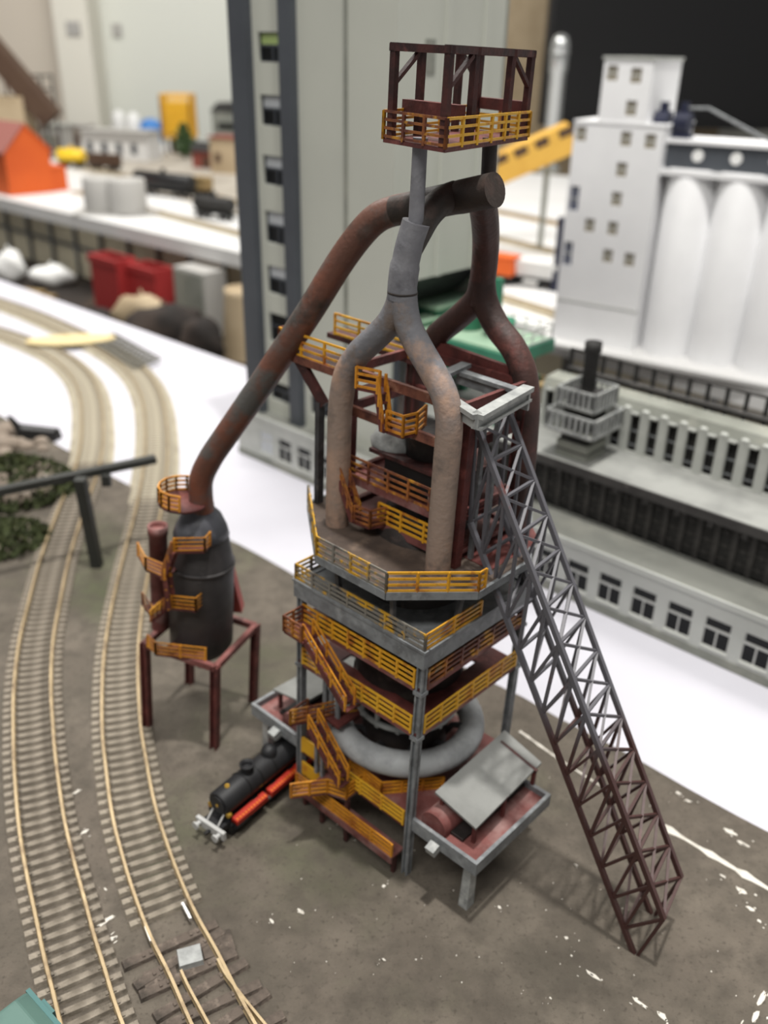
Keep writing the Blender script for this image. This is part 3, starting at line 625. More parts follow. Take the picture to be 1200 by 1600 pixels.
# cantilever platforms at the top of the frame
zP = TW.x(z5(55,345), XF).z
pe, pi_ = TW.x(z5(52,345), XF), TW.x(z5(330,412), XF)
MB().box(XF-.1, XF+1.1, YB-.2, pe.y, zP-.14, zP).build('cantilever_platform', 'oxide_dark', BF)
MB().beam((XF-.1, pe.y, zP-.1), (XF-.1, YB, zP-.1), .12, .3).build('platform_channel', 'rust_beam', BF)
railing(BF, [(XF+1.0, pe.y, zP), (XF-.08, pe.y, zP)], .85, 'rail_rust', sp=1); railing(BF, [(XF-.08, pe.y, zP), (XF-.08, YB, zP)], .85, 'rail_yellow', sp=1.05)
po = TW.x((500,628), XF); MB().beam((XF, po.y, ZO-.1), (XF, po.y, po.z), .22, .3).build('prop_post', 'steel_dark', BF)
pb_ = TW.x(z5(128,395), XF); MB().beam((XF, po.y-.25, po.z-.05), (XF, pb_.y, zP-.12), .2, .42).build('prop_brace', 'oxide_dark', BF)
qe, qi = TW.x(z5(285,262), 2.9), TW.x(z5(470,310), 2.9)
MB().box(2.4, 3.6, qi.y-2.2, qe.y, qe.z-.2, qe.z).build('cantilever_platform', 'oxide_dark', BF)
railing(BF, [(2.45, qe.y-.4, qe.z), (2.45, qi.y-2, qe.z)], .85, 'rail_bright', sp=1.3)
# uptake pipes
RP = .44
def pix5(lst, x): return [TW.x(z5(*p), x) for p in lst]
fl_ = pix5([(300,700),(306,575),(328,455),(375,370),(445,302),(510,235),(552,160),(570,80)], XP)
fl_ = [Vector((XP, fl_[0].y, ZO-.02)), Vector((XP, fl_[0].y, 14.5))]+fl_
MB().tube(smooth_path(fl_, 5), RP, 20).build('uptake_pipe', 'pipe_front', BF)
fr_ = pix5([(755,850),(768,690),(764,605),(742,520),(692,425),(640,335),(598,250),(578,165),(572,80)], XP)
fr_ = [Vector((XP, fr_[0].y, ZO-.02)), Vector((XP, fr_[0].y, 13.6))]+fr_
MB().tube(smooth_path(fr_, 5), RP, 20).build('uptake_pipe', 'pipe_front', BF)
def pixb(lst): return [TW.x((600+x/5.4545, 260+y/5.4545), d) for x, y, d in lst]
XH = .95
mg = pixb([(150,1130,XP),(158,1000,XP),(178,850,XP),(215,680,XP+.02),(262,520,XP+.1),(275,475,XP+.12)])
MB().tube(smooth_path(mg, 4), [RP*1.06]*9+[RP*.98]*(len(smooth_path(mg,4))-9), 20).build('uptake_manifold', 'pipe_grey', BF)
j = pixb([(158,1072,XP)])[0]; MB().lathe([(RP*1.06,-.03),(RP*1.1,-.03),(RP*1.1,.03),(RP*1.06,.03)], 20, j).build('pipe_joint', 'pipe_dark', BF)
br = pixb([(215,690,XP+.1),(285,560,XP+.3),(360,430,XP+.75),(440,340,XP+1.25),(530,275,XH-.35),(620,240,XH)])
MB().tube(smooth_path(br, 4), RP, 18).build('manifold_branch', 'pipe_dark', BF)
rm = pixb([(828,1180,XR),(838,1000,XR),(858,820,XR-.1),(868,640,XR-.4),(862,480,XR-1.0),(845,340,XR-1.6),(830,220,XH+.1)])
MB().tube(smooth_path(rm, 4), RP*1.04, 18).build('uptake_manifold', 'pipe_red', BF)
rr = pix5([(908,40),(922,140),(972,245),(1040,335),(1086,440),(1100,560),(1094,700),(1082,850)], XR)
rr += [Vector((XR, rr[-1].y, 13.4)), Vector((XR, rr[-1].y, ZO-.02))]
MB().tube(smooth_path(rr, 5), RP*1.05, 20).build('uptake_pipe', 'pipe_red', BF)
rl = pix5([(912,40),(885,130),(810,205),(730,270),(680,330)], XR)
rl += [Vector((XR, rl[-1].y+.35, rl[-1].z-.6)), Vector((XR, rl[-1].y+.5, rl[-1].z-1.6)), Vector((XR, rl[-1].y+.5, 14)), Vector((XR, rl[-1].y+.5, ZO-.02))]
MB().tube(smooth_path(rl, 5), RP*1.02, 20).build('uptake_pipe', 'pipe_red', BF)
# header with blind end, and downcomer to the dust catcher
h0, h1 = TW.x((772,297), XH), TW.x((618,329), XH)
dtop = TW.to(DU.out((.05, -.1, 11.1)))
hd = [h0, h0.lerp(h1, .3), h0.lerp(h1, .65), h1]
MB().tube(smooth_path(hd, 4), [.52]*5+[.5]*8, 22).build('header_pipe', 'pipe_dark', BF)
MB().tube([h0, h0+(h0-h1).normalized()*.04], .525, 22).build('header_cap', 'pipe_dark', BF)
dn = [h0.lerp(h1, .82), h1]+[TW.vplane(p, h1, dtop) for p in ((592,339),(566,363),(530,412),(485,485),(440,553),(395,620),(352,682),(328,718),(314,752))]+[dtop]
MB().tube(smooth_path(dn, 5), .5, 22).build('downcomer', 'downcomer', BF)
# bleeder stacks
s0, s1 = TW.x((650,347), XP+.12), TW.x((657,215), XP+.12)
MB().tube([s0-Vector((0,0,.3)), s0.lerp(s1,.5), s1], [.235,.225,.22], 16).build('bleeder_stack', 'pipe_grey', BF)
s2 = TW.x((764,285), XH+.9); s3 = TW.x((766,215), XH+.9)
MB().tube([s2-Vector((0,0,.6)), s3], .24, 16).build('bleeder_stack', 'pipe_dark', BF)
# top platform and its two bleeder frames
ZP = 26.12
zp = lambda x, y: (580+x/4.286, 40+y/4.286)
cl, cn, cr = [TW.z(zp(*p), ZP) for p in ((80,752),(495,822),(1050,742))]
cb = cl+(cr-cn)
MB().prism([(p.x, p.y) for p in (cn, cr, cb, cl)], ZP-.12, ZP).build('top_platform', 'oxide', BF)
railing(BF, [cl, cn], .74, 'rail_rust', sp=1.0, bar=.075); railing(BF, [cn, cr], .74, 'rail_bright', sp=1.1, bar=.075); railing(BF, [cr, cb, cl], .74, 'rail_yellow', sp=1.2, bar=.075)
ex, ey = (cr-cn), (cl-cn)
def on(u, v, z): q = cn+ex*u+ey*v; return Vector((q.x, q.y, z))
ZT = TW.vplane(zp(505,160), cn, cn+ey).z
for us in ((.02,.29),(.72,.98)):
    for u in us:
        for v in (.06,.9): MB().beam(on(u,v,ZP-.05), on(u,v,ZT), .2).build('bleeder_post', 'oxide_dark', BF)
        MB().beam(on(u,.02,ZT), on(u,.95,ZT), .2).build('bleeder_beam', 'oxide_dark', BF)
    for v in (.06,.9):
        a, b = (us[0], us[1]) if us[0] < .5 else (us[1], us[0])
        MB().beam(on(a,v,ZT-.95), on(b-(b-a)*.12,v,ZT-.1), .13).build('bleeder_brace', 'oxide_dark', BF)
for v in (.06,.9): MB().beam(on(0,v,ZT+.02), on(1.0,v,ZT+.02), .2, .2).build('bleeder_beam', 'oxide_dark', BF)
for u in (.22, 1.02): MB().beam(on(u,.12,ZP+.85), on(u,1.0,ZP+.85), .36, .36).build('bleeder_cross_box', 'oxide', BF)
# ------------------------------------------------------------------ skip bridge
SKF = TW
SK = thing('skip_bridge', 'long sloping lattice skip bridge truss leaning on the furnace', 'truss bridge', frame=TW)
LL0, LL1 = TW.z((993,1497), .02), Vector((.0, -2.25, 14.1))
LR0 = Vector((LL0.x+1.95, LL0.y+.35, .02)); LR1 = Vector((1.75, -2.25, 14.1))
UL0 = TW.z((1037,1436), 2.45); UL1 = TW.y((744,662), -2.35)
UR0 = TW.z((1064,1371), 2.45); UR1 = TW.y((794,640), -2.2)
NB = 14
ch = {}
for n, (a, b) in dict(LL=(LL0,LL1), LR=(LR0,LR1), UL=(UL0,UL1), UR=(UR0,UR1)).items():
    MB().beam(a, b, .17, .17).build('chord', 'truss', SK); ch[n] = [a.lerp(b, i/NB) for i in range(NB+1)]
bw = .105
for i in range(NB+1):
    MB().beam(ch['UL'][i], ch['UR'][i], bw).build('cross_tie', 'truss', SK); MB().beam(ch['LL'][i], ch['LR'][i], bw).build('cross_tie', 'truss', SK)
    for a, b in (('UL','LL'),('UR','LR')): MB().beam(ch[a][i], ch[b][i], bw).build('upright', 'truss', SK)
for i in range(NB):
    for a, b in (('UL','UR'),('LL','LR')):
        if a == 'UL' or i % 2: MB().beam(ch[a][i], ch[b][i+1], bw*.9).build('diagonal', 'truss', SK)
        if a == 'UL': MB().beam(ch[b][i], ch[a][i+1], bw*.9).build('diagonal', 'truss', SK)
    for a, b in (('UL','LL'),('UR','LR')):
        MB().beam(ch[b][i+1], ch[a][i], bw*.9).build('diagonal', 'truss', SK)
# ------------------------------------------------------------------ dust catcher
DC = thing('dust_catcher', 'dark grey dust catcher drum on four red legs joined to the sloping pipe', 'dust catcher', frame=DU)
ro = math.radians(-21); cs, sn = math.cos(ro), math.sin(ro)
def dr(x, y, z): return (x*cs-y*sn, x*sn+y*cs, z)
for (x, y) in ((-1.8,-1.8),(1.8,-1.8),(1.8,1.8),(-1.8,1.8)):
    mb = MB(); 
    for dx in (-.17, .11): mb.beam(dr(x+dx+.03, y, -.15), dr(x+dx+.03, y, 4.7), .07, .36, (-sn, cs, 0))
    mb.beam(dr(x, y, -.15), dr(x, y, 4.7), .3, .08, (-sn, cs, 0)); mb.build('leg', 'oxide', DC)
for a, b in (((-1.8,-1.8),(1.8,-1.8)),((1.8,-1.8),(1.8,1.8)),((1.8,1.8),(-1.8,1.8)),((-1.8,1.8),(-1.8,-1.8))):
    MB().beam(dr(*a, 4.6), dr(*b, 4.6), .24, .3).build('top_beam', 'oxide_dusty', DC)
MB().lathe([(.25,2.9),(.3,3.2),(1.2,4.0),(1.42,4.4),(1.42,8.5),(1.38,8.7),(1.16,9.9)], 32).build('drum', 'drum', DC)
MB().lathe([(1.16,9.9),(1.2,9.95),(1.1,10.3),(.85,10.85),(.55,11.15),(.53,11.4)], 32).build('drum_cap', 'drum_top', DC)
MB().lathe([(1.42,8.45),(1.47,8.45),(1.47,8.6),(1.42,8.6)], 32).build('drum_band', 'drum', DC)
def dp(px, py, y): return DU.y((px, py), y)
c = dp(286, 782, -.3); zc = c.z
mb = MB(); mb.lathe([(.0,zc-.12),(1.02,zc-.12),(1.02,zc),(.0,zc)], 20, (c.x, c.y, 0)); mb.build('top_walkway', 'oxide', DC)
railing(DC, [(c.x+1.0*math.cos(g), c.y+1.0*math.sin(g), zc) for g in [math.radians(40+k*26) for k in range(10)]], .66, 'rail_orange', sp=1)
MB().beam((c.x+.3, c.y, zc-.1), (.35, 0, 10.6), .2, .3).build('walkway_bracket', 'steel_dark', DC)
def dland(pix, z, m='rail_orange', h=.62, y=-1.5):
    pts = [DU.z(p, z) for p in pix]; cx, cy = 0, 0
    MB().prism([(p.x, p.y) for p in pts]+[(max(-1.35, min(1.2, pts[-1].x*.6)), -.7), (max(-1.35, pts[0].x*.6), -.7)], z-.1, z).build('landing', 'oxide', DC)
    railing(DC, pts, h, m, sp=.9, bar=.055, n=4); return pts
z1 = dp(300, 862, -1.7).z; p1 = dland(((272,862),(320,861),(328,852)), z1)
z2 = dp(240, 898, -1.7).z; p2 = dland(((216,868),(228,890),(258,903)), z2)
z3 = dp(290, 953, -1.8).z; p3 = dland(((268,950),(306,954),(318,944)), z3)
z4 = dp(235, 960, -1.8).z; p4 = dland(((223,945),(240,968)), z4, 'rail_rust')
zb = 4.78; p5 = dland(((243,1022),(321,1031)), zb, 'rail_orange'); railing(DC, [DU.z((231,1010), zb), DU.z((243,1022), zb)], .62, 'rail_orange', sp=.5)
stair(DC, p1[0], p2[2], .35, (.5,1,0), 'rail_rust', .55); stair(DC, p2[2]+Vector((.1,0,0)), p3[0], .35, (.5,1,0), 'rail_orange', .55)
stair(DC, p3[0]+Vector((-.2,0,0)), p4[1], .35, (.5,1,0), 'rail_rust', .55)
q = dp(247, 840, .2); MB().lathe([(.4,4.7),(.4,q.z+.2),(.44,q.z+.2),(.44,q.z+.6),(.36,q.z+.6),(.36,q.z+.4)], 18, (q.x, q.y, 0)).build('vent_stack', 'oxide_dusty', DC)
q = dp(372, 900, 1.3); MB().hexa([(q.x-.6,.7,q.z-1.6),(q.x+.3,.7,q.z-1.6),(q.x+.3,1.4,q.z-1.6),(q.x-.6,1.4,q.z-1.6),(q.x-1.0,.6,q.z+1.7),(q.x-.55,.6,q.z+2.1),(q.x-.55,1.3,q.z+2.1),(q.x-1.0,1.3,q.z+1.7)]).build('side_duct', 'oxide_bright', DC)
# ------------------------------------------------------------------ steam locomotive
LO = thing('steam_locomotive', 'small black steam locomotive with red running boards under the furnace floor', 'locomotive', (-6.72, 26.0, 0), math.radians(54))
MB().box(.1, 7.2, -.5, .5, .55, .8).build('frame', 'loco_black', LO)
for sg in (-1, 1):
    for (x0, x1) in ((.75, 2.55), (2.75, 5.3)):
        rb = MB().hexa([(x0,sg*.5,.72),(x1,sg*.5,.72),(x1,sg*.82,.66),(x0,sg*.82,.66),(x0,sg*.5,.98),(x1,sg*.5,.98),(x1,sg*.84,.92),(x0,sg*.84,.92)]).build('running_board', 'loco_red', LO)
        mb = MB(); n = int((x1-x0)/.16)
        for k in range(n): mb.box(x0+.06+k*.16, x0+.13+k*.16, sg*.76-.05, sg*.76+.05, .9, .97)
        mb.build('rivet_row', 'loco_orange', rb)
    wh = None
    for x in (.9, 2.1, 3.2, 4.3, 5.5, 6.5):
        r = .34 if x < 1 or x > 5 else .5
        mb = MB().tube([(x, sg*.42, r), (x, sg*.56, r)], r, 20); mb.tube([(x, sg*.56, r), (x, sg*.6, r)], r*.3, 10); mb.build('wheel', 'black', LO)
    MB().beam((2.1, sg*.62, .5), (4.3, sg*.62, .5), .05, .12).build('side_rod', 'buffer_grey', LO)
    MB().tube([(.75, sg*.62, .62), (1.5, sg*.62, .62)], .22, 14).build('cylinder', 'loco_black', LO)
    MB().box(2.35, 2.75, sg*.5-.06, sg*.5+.06, 1.35, 1.5).build('ladder_mark', 'brass', LO)
    MB().tube([(.55, sg*.5, 1.2), (.7, sg*.5, 1.2)], .12, 10).build('side_lamp', 'brass', LO)
bo = MB().tube([(.55,0,1.5),(.62,0,1.5),(2.2,0,1.5),(5.2,0,1.5)], [.5,.56,.57,.6], 24).build('boiler', 'loco_black', LO)
MB().tube([(.5,0,1.5),(.56,0,1.5)], .4, 20).build('smokebox_door', 'loco_black', bo)
MB().tube([(.47,0,1.5),(.52,0,1.5)], .07, 10).build('door_boss', 'brass', bo)
for x in (1.9, 2.6, 3.4, 4.4): MB().tube([(x-.03,0,1.5),(x+.03,0,1.5)], .6, 24).build('boiler_band', 'black', bo)
MB().lathe([(.1,0),(.1,.1),(.06,.1),(.05,.02)], 10, (1.1,.0,2.03)).build('whistle', 'brass', LO)
MB().lathe([(.26,1.9),(.24,2.15),(.3,2.3),(.32,2.42),(.24,2.42),(.2,2.2)], 18, (2.25,0,0)).build('chimney', 'loco_black', LO)
MB().lathe([(.34,1.9),(.34,2.2),(.28,2.36),(.12,2.44),(0,2.45)], 18, (3.55,0,0)).build('steam_dome', 'loco_black', LO)
cab = MB().box(5.0, 6.8, -.8, .8, .8, 2.25).build('cab', 'loco_black', LO, bevel=.05)
MB().hexa([(4.85,-.88,2.25),(7.0,-.88,2.25),(7.0,.88,2.25),(4.85,.88,2.25),(4.9,-.4,2.55),(6.95,-.4,2.55),(6.95,.4,2.55),(4.9,.4,2.55)]).build('cab_roof', 'loco_black', cab)
bb = MB().box(.0, .16, -.78, .78, .45, .82).build('buffer_beam', 'buffer_grey', LO)
for y in (-.55, .55):
    MB().tube([(.02,y,.66),(-.22,y,.66)], .09, 12).tube([(-.2,y,.66),(-.27,y,.66)], .17, 14).build('buffer', 'buffer_grey', bb)
MB().beam((-.25,0,.55),(.05,0,.55), .12, .1).build('coupling', 'black', bb)
for y in (-.3, .3): MB().beam((.2,y,.8),(.55,y,1.15), .06).build('front_stay', 'buffer_grey', LO)
# ------------------------------------------------------------------ coke oven battery (own axes: a along the front, b away)
CB = thing('coke_oven_battery', 'long grey coke oven battery with windowed base and dark oven wall', 'building', frame=LA)
A0_, A1_ = -29.7, 24.0; H1 = 3.55
wins = []
k = 0; a = -27.05
while a < A1_-1.7: wins.append((a, a+1.42, .72, 2.5)); a += 2.115
shell = MB().wall(A0_, A1_, -.12, H1, wins, 0, .16); shell.build('front_wall', 'concrete', CB)
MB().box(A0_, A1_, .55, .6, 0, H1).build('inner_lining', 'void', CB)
MB().box(A0_, A0_+.16, .16, 3.1, -.12, H1).build('end_wall', 'concrete', CB)
MB().box(A0_-.05, A1_+.05, -.08, 3.1, H1, H1+.14).build('ledge_roof', 'ledge_grey', CB)
MB().box(A0_-.08, A1_+.08, -.12, 0, H1-.14, H1+.22).build('coping', 'concrete', CB)
MB().box(A0_, A1_, -.05, 0, -.1, .4).build('plinth', 'concrete_dirty', CB)
for i, (a0, a1, c, d) in enumerate(wins):
    mb = MB(); t_ = .07
    for (p, q) in (((a0,c),(a1,c)), ((a0,d),(a1,d)), ((a0,c),(a0,d)), ((a1,c),(a1,d)), ((a0,d-.6),(a1,d-.6)), ((a0,d-.66),(a1,d-.66)), (((a0+a1)/2,c),((a0+a1)/2,d-.6))):
        mb.beam((p[0], .09, p[1]), (q[0], .09, q[1]), t_, .1, (0,1,0))
    wf = mb.build('window_frame', 'window_white', CB)
    gl = MB().box(a0, a1, .11, .13, c, d).build('pane', 'glass_pale' if i == 0 else 'glass_dark', wf)
    MB().box(a0-.08, a1+.08, -.06, .02, c-.12, c-.02).build('sill', 'concrete', wf)
# oven face
BO, ZR = 3.05, 6.75
a_o = -14.7
MB().box(a_o, A1_, BO+.25, BO+.6, H1+.1, ZR).build('oven_wall', 'oven', CB)
a = a_o+.2; i = 0; bproto = dproto = None
bs = MB().box(-.09, .09, BO, BO+.26, H1+.1, ZR); bs.box(-.15, .15, BO-.02, BO+.05, H1+.1, ZR)
dm = MB().box(-.34, .34, BO+.1, BO+.26, H1+.25, ZR-.35); dl = MB()
for z in (H1+.7, H1+1.5, H1+2.3): dl.box(-.38, .38, BO+.05, BO+.11, z, z+.1); dl.box(-.08, .08, BO, BO+.1, z-.08, z+.18)
while a < A1_-.3:
    if bproto is None:
        bproto = bs.build('buckstay', 'oven_iron', CB, loc=(a,0,0)); dproto = dm.build('oven_door', 'oven', CB, loc=(a+.5,0,0)); lp = dl.build('latch', 'oven_iron', dproto)
    else:
        twin(bproto, CB, (a,0,0)); d = twin(dproto, CB, (a+.5,0,0)); twin(lp, d)
    a += 1.0
# oven roof with brackets
MB().box(a_o, A1_, 2.45, 9.6, ZR, ZR+.28).build('oven_roof', 'roof_grey', CB)
MB().box(a_o, A1_, 2.38, 2.5, ZR-.22, ZR+.32).build('roof_edge', 'oven_iron', CB)
a = a_o+1; bk = None
while a < A1_:
    bk = MB().box(-.16, .16, 2.5, 3.1, ZR-.55, ZR-.02).build('roof_bracket', 'oven_iron', CB, loc=(a,0,0)) if bk is None else twin(bk, CB, (a,0,0)); a += 1.9
# standpipe wall behind with dark slots
ZS = ZR+.28; BW = 6.5; slots = []; a = -6.2; a_s = -6.5
while a < A1_-1: slots.append((a, a+.6, ZS+.12, ZS+2.5)); a += 1.2
MB().wall(a_s, A1_, ZS, ZS+2.75, slots, BW, .22).build('standpipe_wall', 'concrete', CB)
MB().box(a_s, A1_, BW+.5, BW+.56, ZS, ZS+2.7).build('slot_lining', 'oven', CB)
sp = cp = rg = None
for s_ in slots:
    x = s_[1]+.3
    if sp is None:
        sp = MB().box(-.2,.2,BW-.06,BW,ZS,ZS+2.7).ball((0,BW+.2,ZS+2.75),.34,.3,.16,12,6).build('standpipe', 'concrete', CB, loc=(x,0,0)); cp = MB().box(-.24,.24,BW-.16,BW+.1,ZS+2.5,ZS+2.62).build('slot_cap', 'concrete', CB, loc=(s_[0]+.26,0,0))
        rg = MB().box(-.26,.26,BW+.05,BW+.14,ZS+.5,ZS+.58).box(-.26,.26,BW+.05,BW+.14,ZS+1.4,ZS+1.48).build('slot_rung', 'steel', CB, loc=(s_[0]+.26,0,0))
    else: twin(sp, CB, (x,0,0)); twin(cp, CB, (s_[0]+.26,0,0)); twin(rg, CB, (s_[0]+.26,0,0))
MB().hexa([(a_s,BW,ZS+2.75),(A1_,BW,ZS+2.75),(A1_,BW+1.6,ZS+2.75),(a_s,BW+1.6,ZS+2.75),(a_s,BW+.3,ZS+3.2),(A1_,BW+.3,ZS+3.2),(A1_,BW+1.6,ZS+3.3),(a_s,BW+1.6,ZS+3.3)]).build('standpipe_roof', 'concrete_dirty', CB)
for z, r in ((ZS+3.45,.24),(ZS+4.75,.1)): MB().tube([(a_s+.5,8.6,z),(A1_,8.6,z)], r, 12).build('gas_main', 'oven_iron', CB)
a = a_s+.6; gp = None
while a < A1_:
    gp = MB().box(-.1,.1,8.5,8.7,ZR+.2,ZS+4.8).build('main_post', 'oven', CB, loc=(a,0,0)) if gp is None else twin(gp, CB, (a,0,0)); a += 1.15
MB().box(a_s, A1_, 8.9, 9.3, ZR+.28, ZS+2.4).build('rear_wall', 'oven', CB)
MB().box(a_o, A1_, BO+.6, 9.6, -.12, ZR).build('battery_core', 'oven', CB)
# extraction stack on the oven roof
b0 = LA.z(z7(370, 560), ZS)
ST = thing('roof_stack', 'grey railed stack house with a short black chimney on the oven roof', 'stack house', frame=LA)
cx, cy = LA.z(z7(365,545), ZS).x-.1, 4.3; hw = 1.05; zs = ZS
bd = MB().box(cx-hw, cx+hw, cy-hw, cy+hw, zs-.01, zs+1.0).build('base_block', 'concrete_dirty', ST)
MB().box(cx-hw-.02, cx+hw+.02, cy-hw-.02, cy+hw+.02, zs+.4, zs+.5).build('base_band', 'oven_iron', bd)
MB().box(cx-hw*.85, cx+hw*.85, cy-hw*.85, cy+hw*.85, zs+1.0, zs+4.0).build('house', 'oven', ST)
for (zz, h_, ex_, n_) in ((zs+1.75, 1.1, 1.6, 8), (zs+3.2, 1.05, 1.25, 7)):
    MB().box(cx-ex_, cx+ex_, cy-ex_, cy+ex_, zz-.1, zz).build('stack_platform', 'concrete_dirty', ST)
    mb = MB()
    for z in (zz+.05, zz+h_): 
        for (p, q) in (((-1,-1),(1,-1)),((1,-1),(1,1)),((1,1),(-1,1)),((-1,1),(-1,-1))): mb.beam((cx+p[0]*ex_, cy+p[1]*ex_, z), (cx+q[0]*ex_, cy+q[1]*ex_, z), .12, .14)
    for k in range(n_+1):
        u = -ex_+2*ex_*k/n_
        for (x, y) in ((u,-ex_),(u,ex_),(-ex_,u),(ex_,u)): mb.beam((cx+x, cy+y, zz), (cx+x, cy+y, zz+h_), .13)
    mb.build('stack_railing', 'steel_light', ST)
MB().lathe([(.42,zs+4.0),(.42,zs+6.3),(.5,zs+6.35),(.5,zs+6.9),(.4,zs+6.9),(.38,zs+6.2),(0,zs+6.1)], 20, (cx, cy, 0)).build('chimney', 'oven', ST)
# ------------------------------------------------------------------ coal tower
CT = thing('coal_tower', 'tall pale grey coal tower with dark pilasters above the oven battery', 'building', frame=LA)
BF0 = 1.1; ZB0, ZT0 = H1+.14, 44.0; aL, aR = -28.5, -14.8; BB = 11.4; ZLOW = 15.4
p1a, p1b = LA.y((372, 150), BF0).x, LA.y((398, 150), BF0).x
p2a, p2b = LA.y((447, 150), BF0).x, LA.y((466, 150), BF0).x
tw_wins = []
for (ya, yb) in ((50,97),(150,196),(246,288),(334,378),(420,456),(494,530)):
    q0, q1 = LA.y((416, yb), BF0), LA.y((443, ya), BF0); tw_wins.append((p1b+.55, p2a-.05, q0.z, q1.z))
low = [(p1b+.4, p2a-.1, 4.9, 6.3), (p2b+.6, p2b+3.2, 4.9, 6.3)]
MB().wall(aL, aR, ZB0-.1, ZT0, tw_wins+low, BF0, .3).build('front_wall', 'coal_wall', CT)
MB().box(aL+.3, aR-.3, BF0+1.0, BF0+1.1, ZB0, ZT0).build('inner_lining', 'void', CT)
for i, (a0, a1, c, d) in enumerate(tw_wins+low):
    mb = MB(); mid = c+(d-c)*.55
    for (p, q) in (((a0,c),(a1,c)), ((a0,d),(a1,d)), ((a0,c),(a0,d)), ((a1,c),(a1,d)), ((a0,mid),(a1,mid)))+((((a0+a1)/2,c),((a0+a1)/2,mid)),): mb.beam((p[0],BF0+.2,p[1]), (q[0],BF0+.2,q[1]), .14, .12, (0,1,0))
    fr = mb.build('window_frame', 'pilaster', CT)
    MB().box(a0, a1, BF0+.24, BF0+.27, c, mid).build('pane', 'glass_dark', fr); MB().box(a0, a1, BF0+.24, BF0+.27, mid, d).build('pane', 'glass_lit' if i == 0 else ('glass_pale' if i < 5 else 'glass_dark'), fr)
for (x0, x1) in ((p1a, p1b), (p2a, p2b)): MB().box(x0, x1, BF0-.55, BF0, ZB0-.02, ZT0).build('pilaster', 'pilaster', CT)
for px in (541,): 
    x = LA.y((px, 120), BF0).x; MB().box(x-.12, x+.12, BF0-.1, BF0, ZB0, ZT0).build('panel_joint', 'concrete_dirty', CT)
side = MB(); side.wall(BF0, BB, ZLOW, ZT0, [], 0, .3)
sw = MB()
sw.box(aR-.3, aR, BF0+.3, BB, ZLOW, ZT0); sw.build('side_wall', 'coal_wall', CT)
for px in (700, 760):
    y = LA.x((px, 60), aR).y; MB().box(aR, aR+.12, y-.3, y+.3, ZLOW, ZT0).build('panel_joint', 'coal_wall', CT)
q = LA.x((672, 88), aR); MB().box(aR-.02, aR+.04, q.y-.45, q.y+.45, q.z-.9, q.z+.9).build('side_window', 'concrete_dirty', CT)
MB().box(aL, aR, BB-.3, BB, ZB0, ZT0).build('rear_wall', 'coal_wall', CT); MB().box(aL, aL+.3, BF0+.3, BB-.3, ZB0, ZT0).build('side_wall', 'coal_wall', CT)
MB().box(aL, aR, BF0, BB, ZT0, ZT0+.3).build('roof', 'roof_grey', CT)
MB().hexa([(aR-6,BF0+1.3,ZLOW-1.8),(aR-1.6,BF0+1.3,ZLOW-1.8),(aR-1.6,BB-1.4,ZLOW-1.8),(aR-6,BB-1.4,ZLOW-1.8),(aR-9,BF0+.4,ZLOW),(aR-.35,BF0+.4,ZLOW),(aR-.35,BB-.4,ZLOW),(aR-9,BB-.4,ZLOW)]).build('hopper', 'black', CT)
for (x, y) in ((aR-.35, BF0+.7), (aR-.35, BB-.6)): MB().box(x-.3, x+.3, y-.3, y+.3, ZR, ZLOW).build('hopper_leg', 'pilaster', CT)
# green coal charging car behind the standpipes
gz = 12.0
GC = thing('charging_car', 'green coal charging car with pale green deck on the coke oven roof', 'rail car', frame=LA)
MB().box(-15.2, -7.6, 4.2, 9.0, gz-.25, gz).build('deck', 'green_pale', GC)
MB().box(-13.8, -8.6, 4.6, 8.6, gz-2.6, gz-.25).build('body', 'green', GC, bevel=.1)
MB().box(-15.2, -7.6, 4.0, 4.3, gz-.9, gz-.1).build('side_girder', 'green', GC); MB().box(-7.75, -7.5, 4.2, 9.0, gz-.8, gz).build('side_girder', 'green', GC)
MB().box(-20.0, -15.4, 6.4, 10.8, gz-2.6, gz+.9).build('cab', 'green', GC, bevel=.1); MB().box(-20.4, -15.1, 6.0, 11.0, gz+.9, gz+1.1).build('cab_roof', 'green_pale', GC)
MB().box(-16.2, -15.2, 4.6, 6.2, gz-2.6, gz+.3).build('motor_box', 'green', GC); MB().box(-16.4, -15.0, 4.4, 6.4, gz+.3, gz+.45).build('motor_lid', 'green_pale', GC)
for x in (-13.0, -10.6): MB().lathe([(.85,gz),(1.05,gz+.9),(1.1,gz+1.05),(.95,gz+1.05),(.5,gz+.1)], 20, (x, 7.0, 0)).build('hopper', 'green', GC)
railing(GC, [(-7.7, 4.4, gz), (-7.7, 8.9, gz), (-15, 8.9, gz)], 1.0, 'white_paint', n=3, sp=1.0)
MB().box(-12.3, -11.8, 8.4, 8.9, gz, gz+3.2).build('mast', 'green', GC)
for x in (-14.2, -8.4):
    for y in (4.5, 8.3): MB().box(x-.3, x+.3, y-.3, y+.3, ZR+.27, gz-2.5).build('leg', 'green', GC)
t_ = MB()
for k in range(6): t_.beam((-7.2+k*.35, 6.9, gz-2.6), (-7.2+k*.35, 9.2, gz-2.6), .3, .16)
t_.beam((-9, 7.2, gz-2.75), (-5.2, 7.2, gz-2.75), .2).beam((-9, 8.9, gz-2.75), (-5.2, 8.9, gz-2.75), .2).build('timber_deck', 'timber', GC)
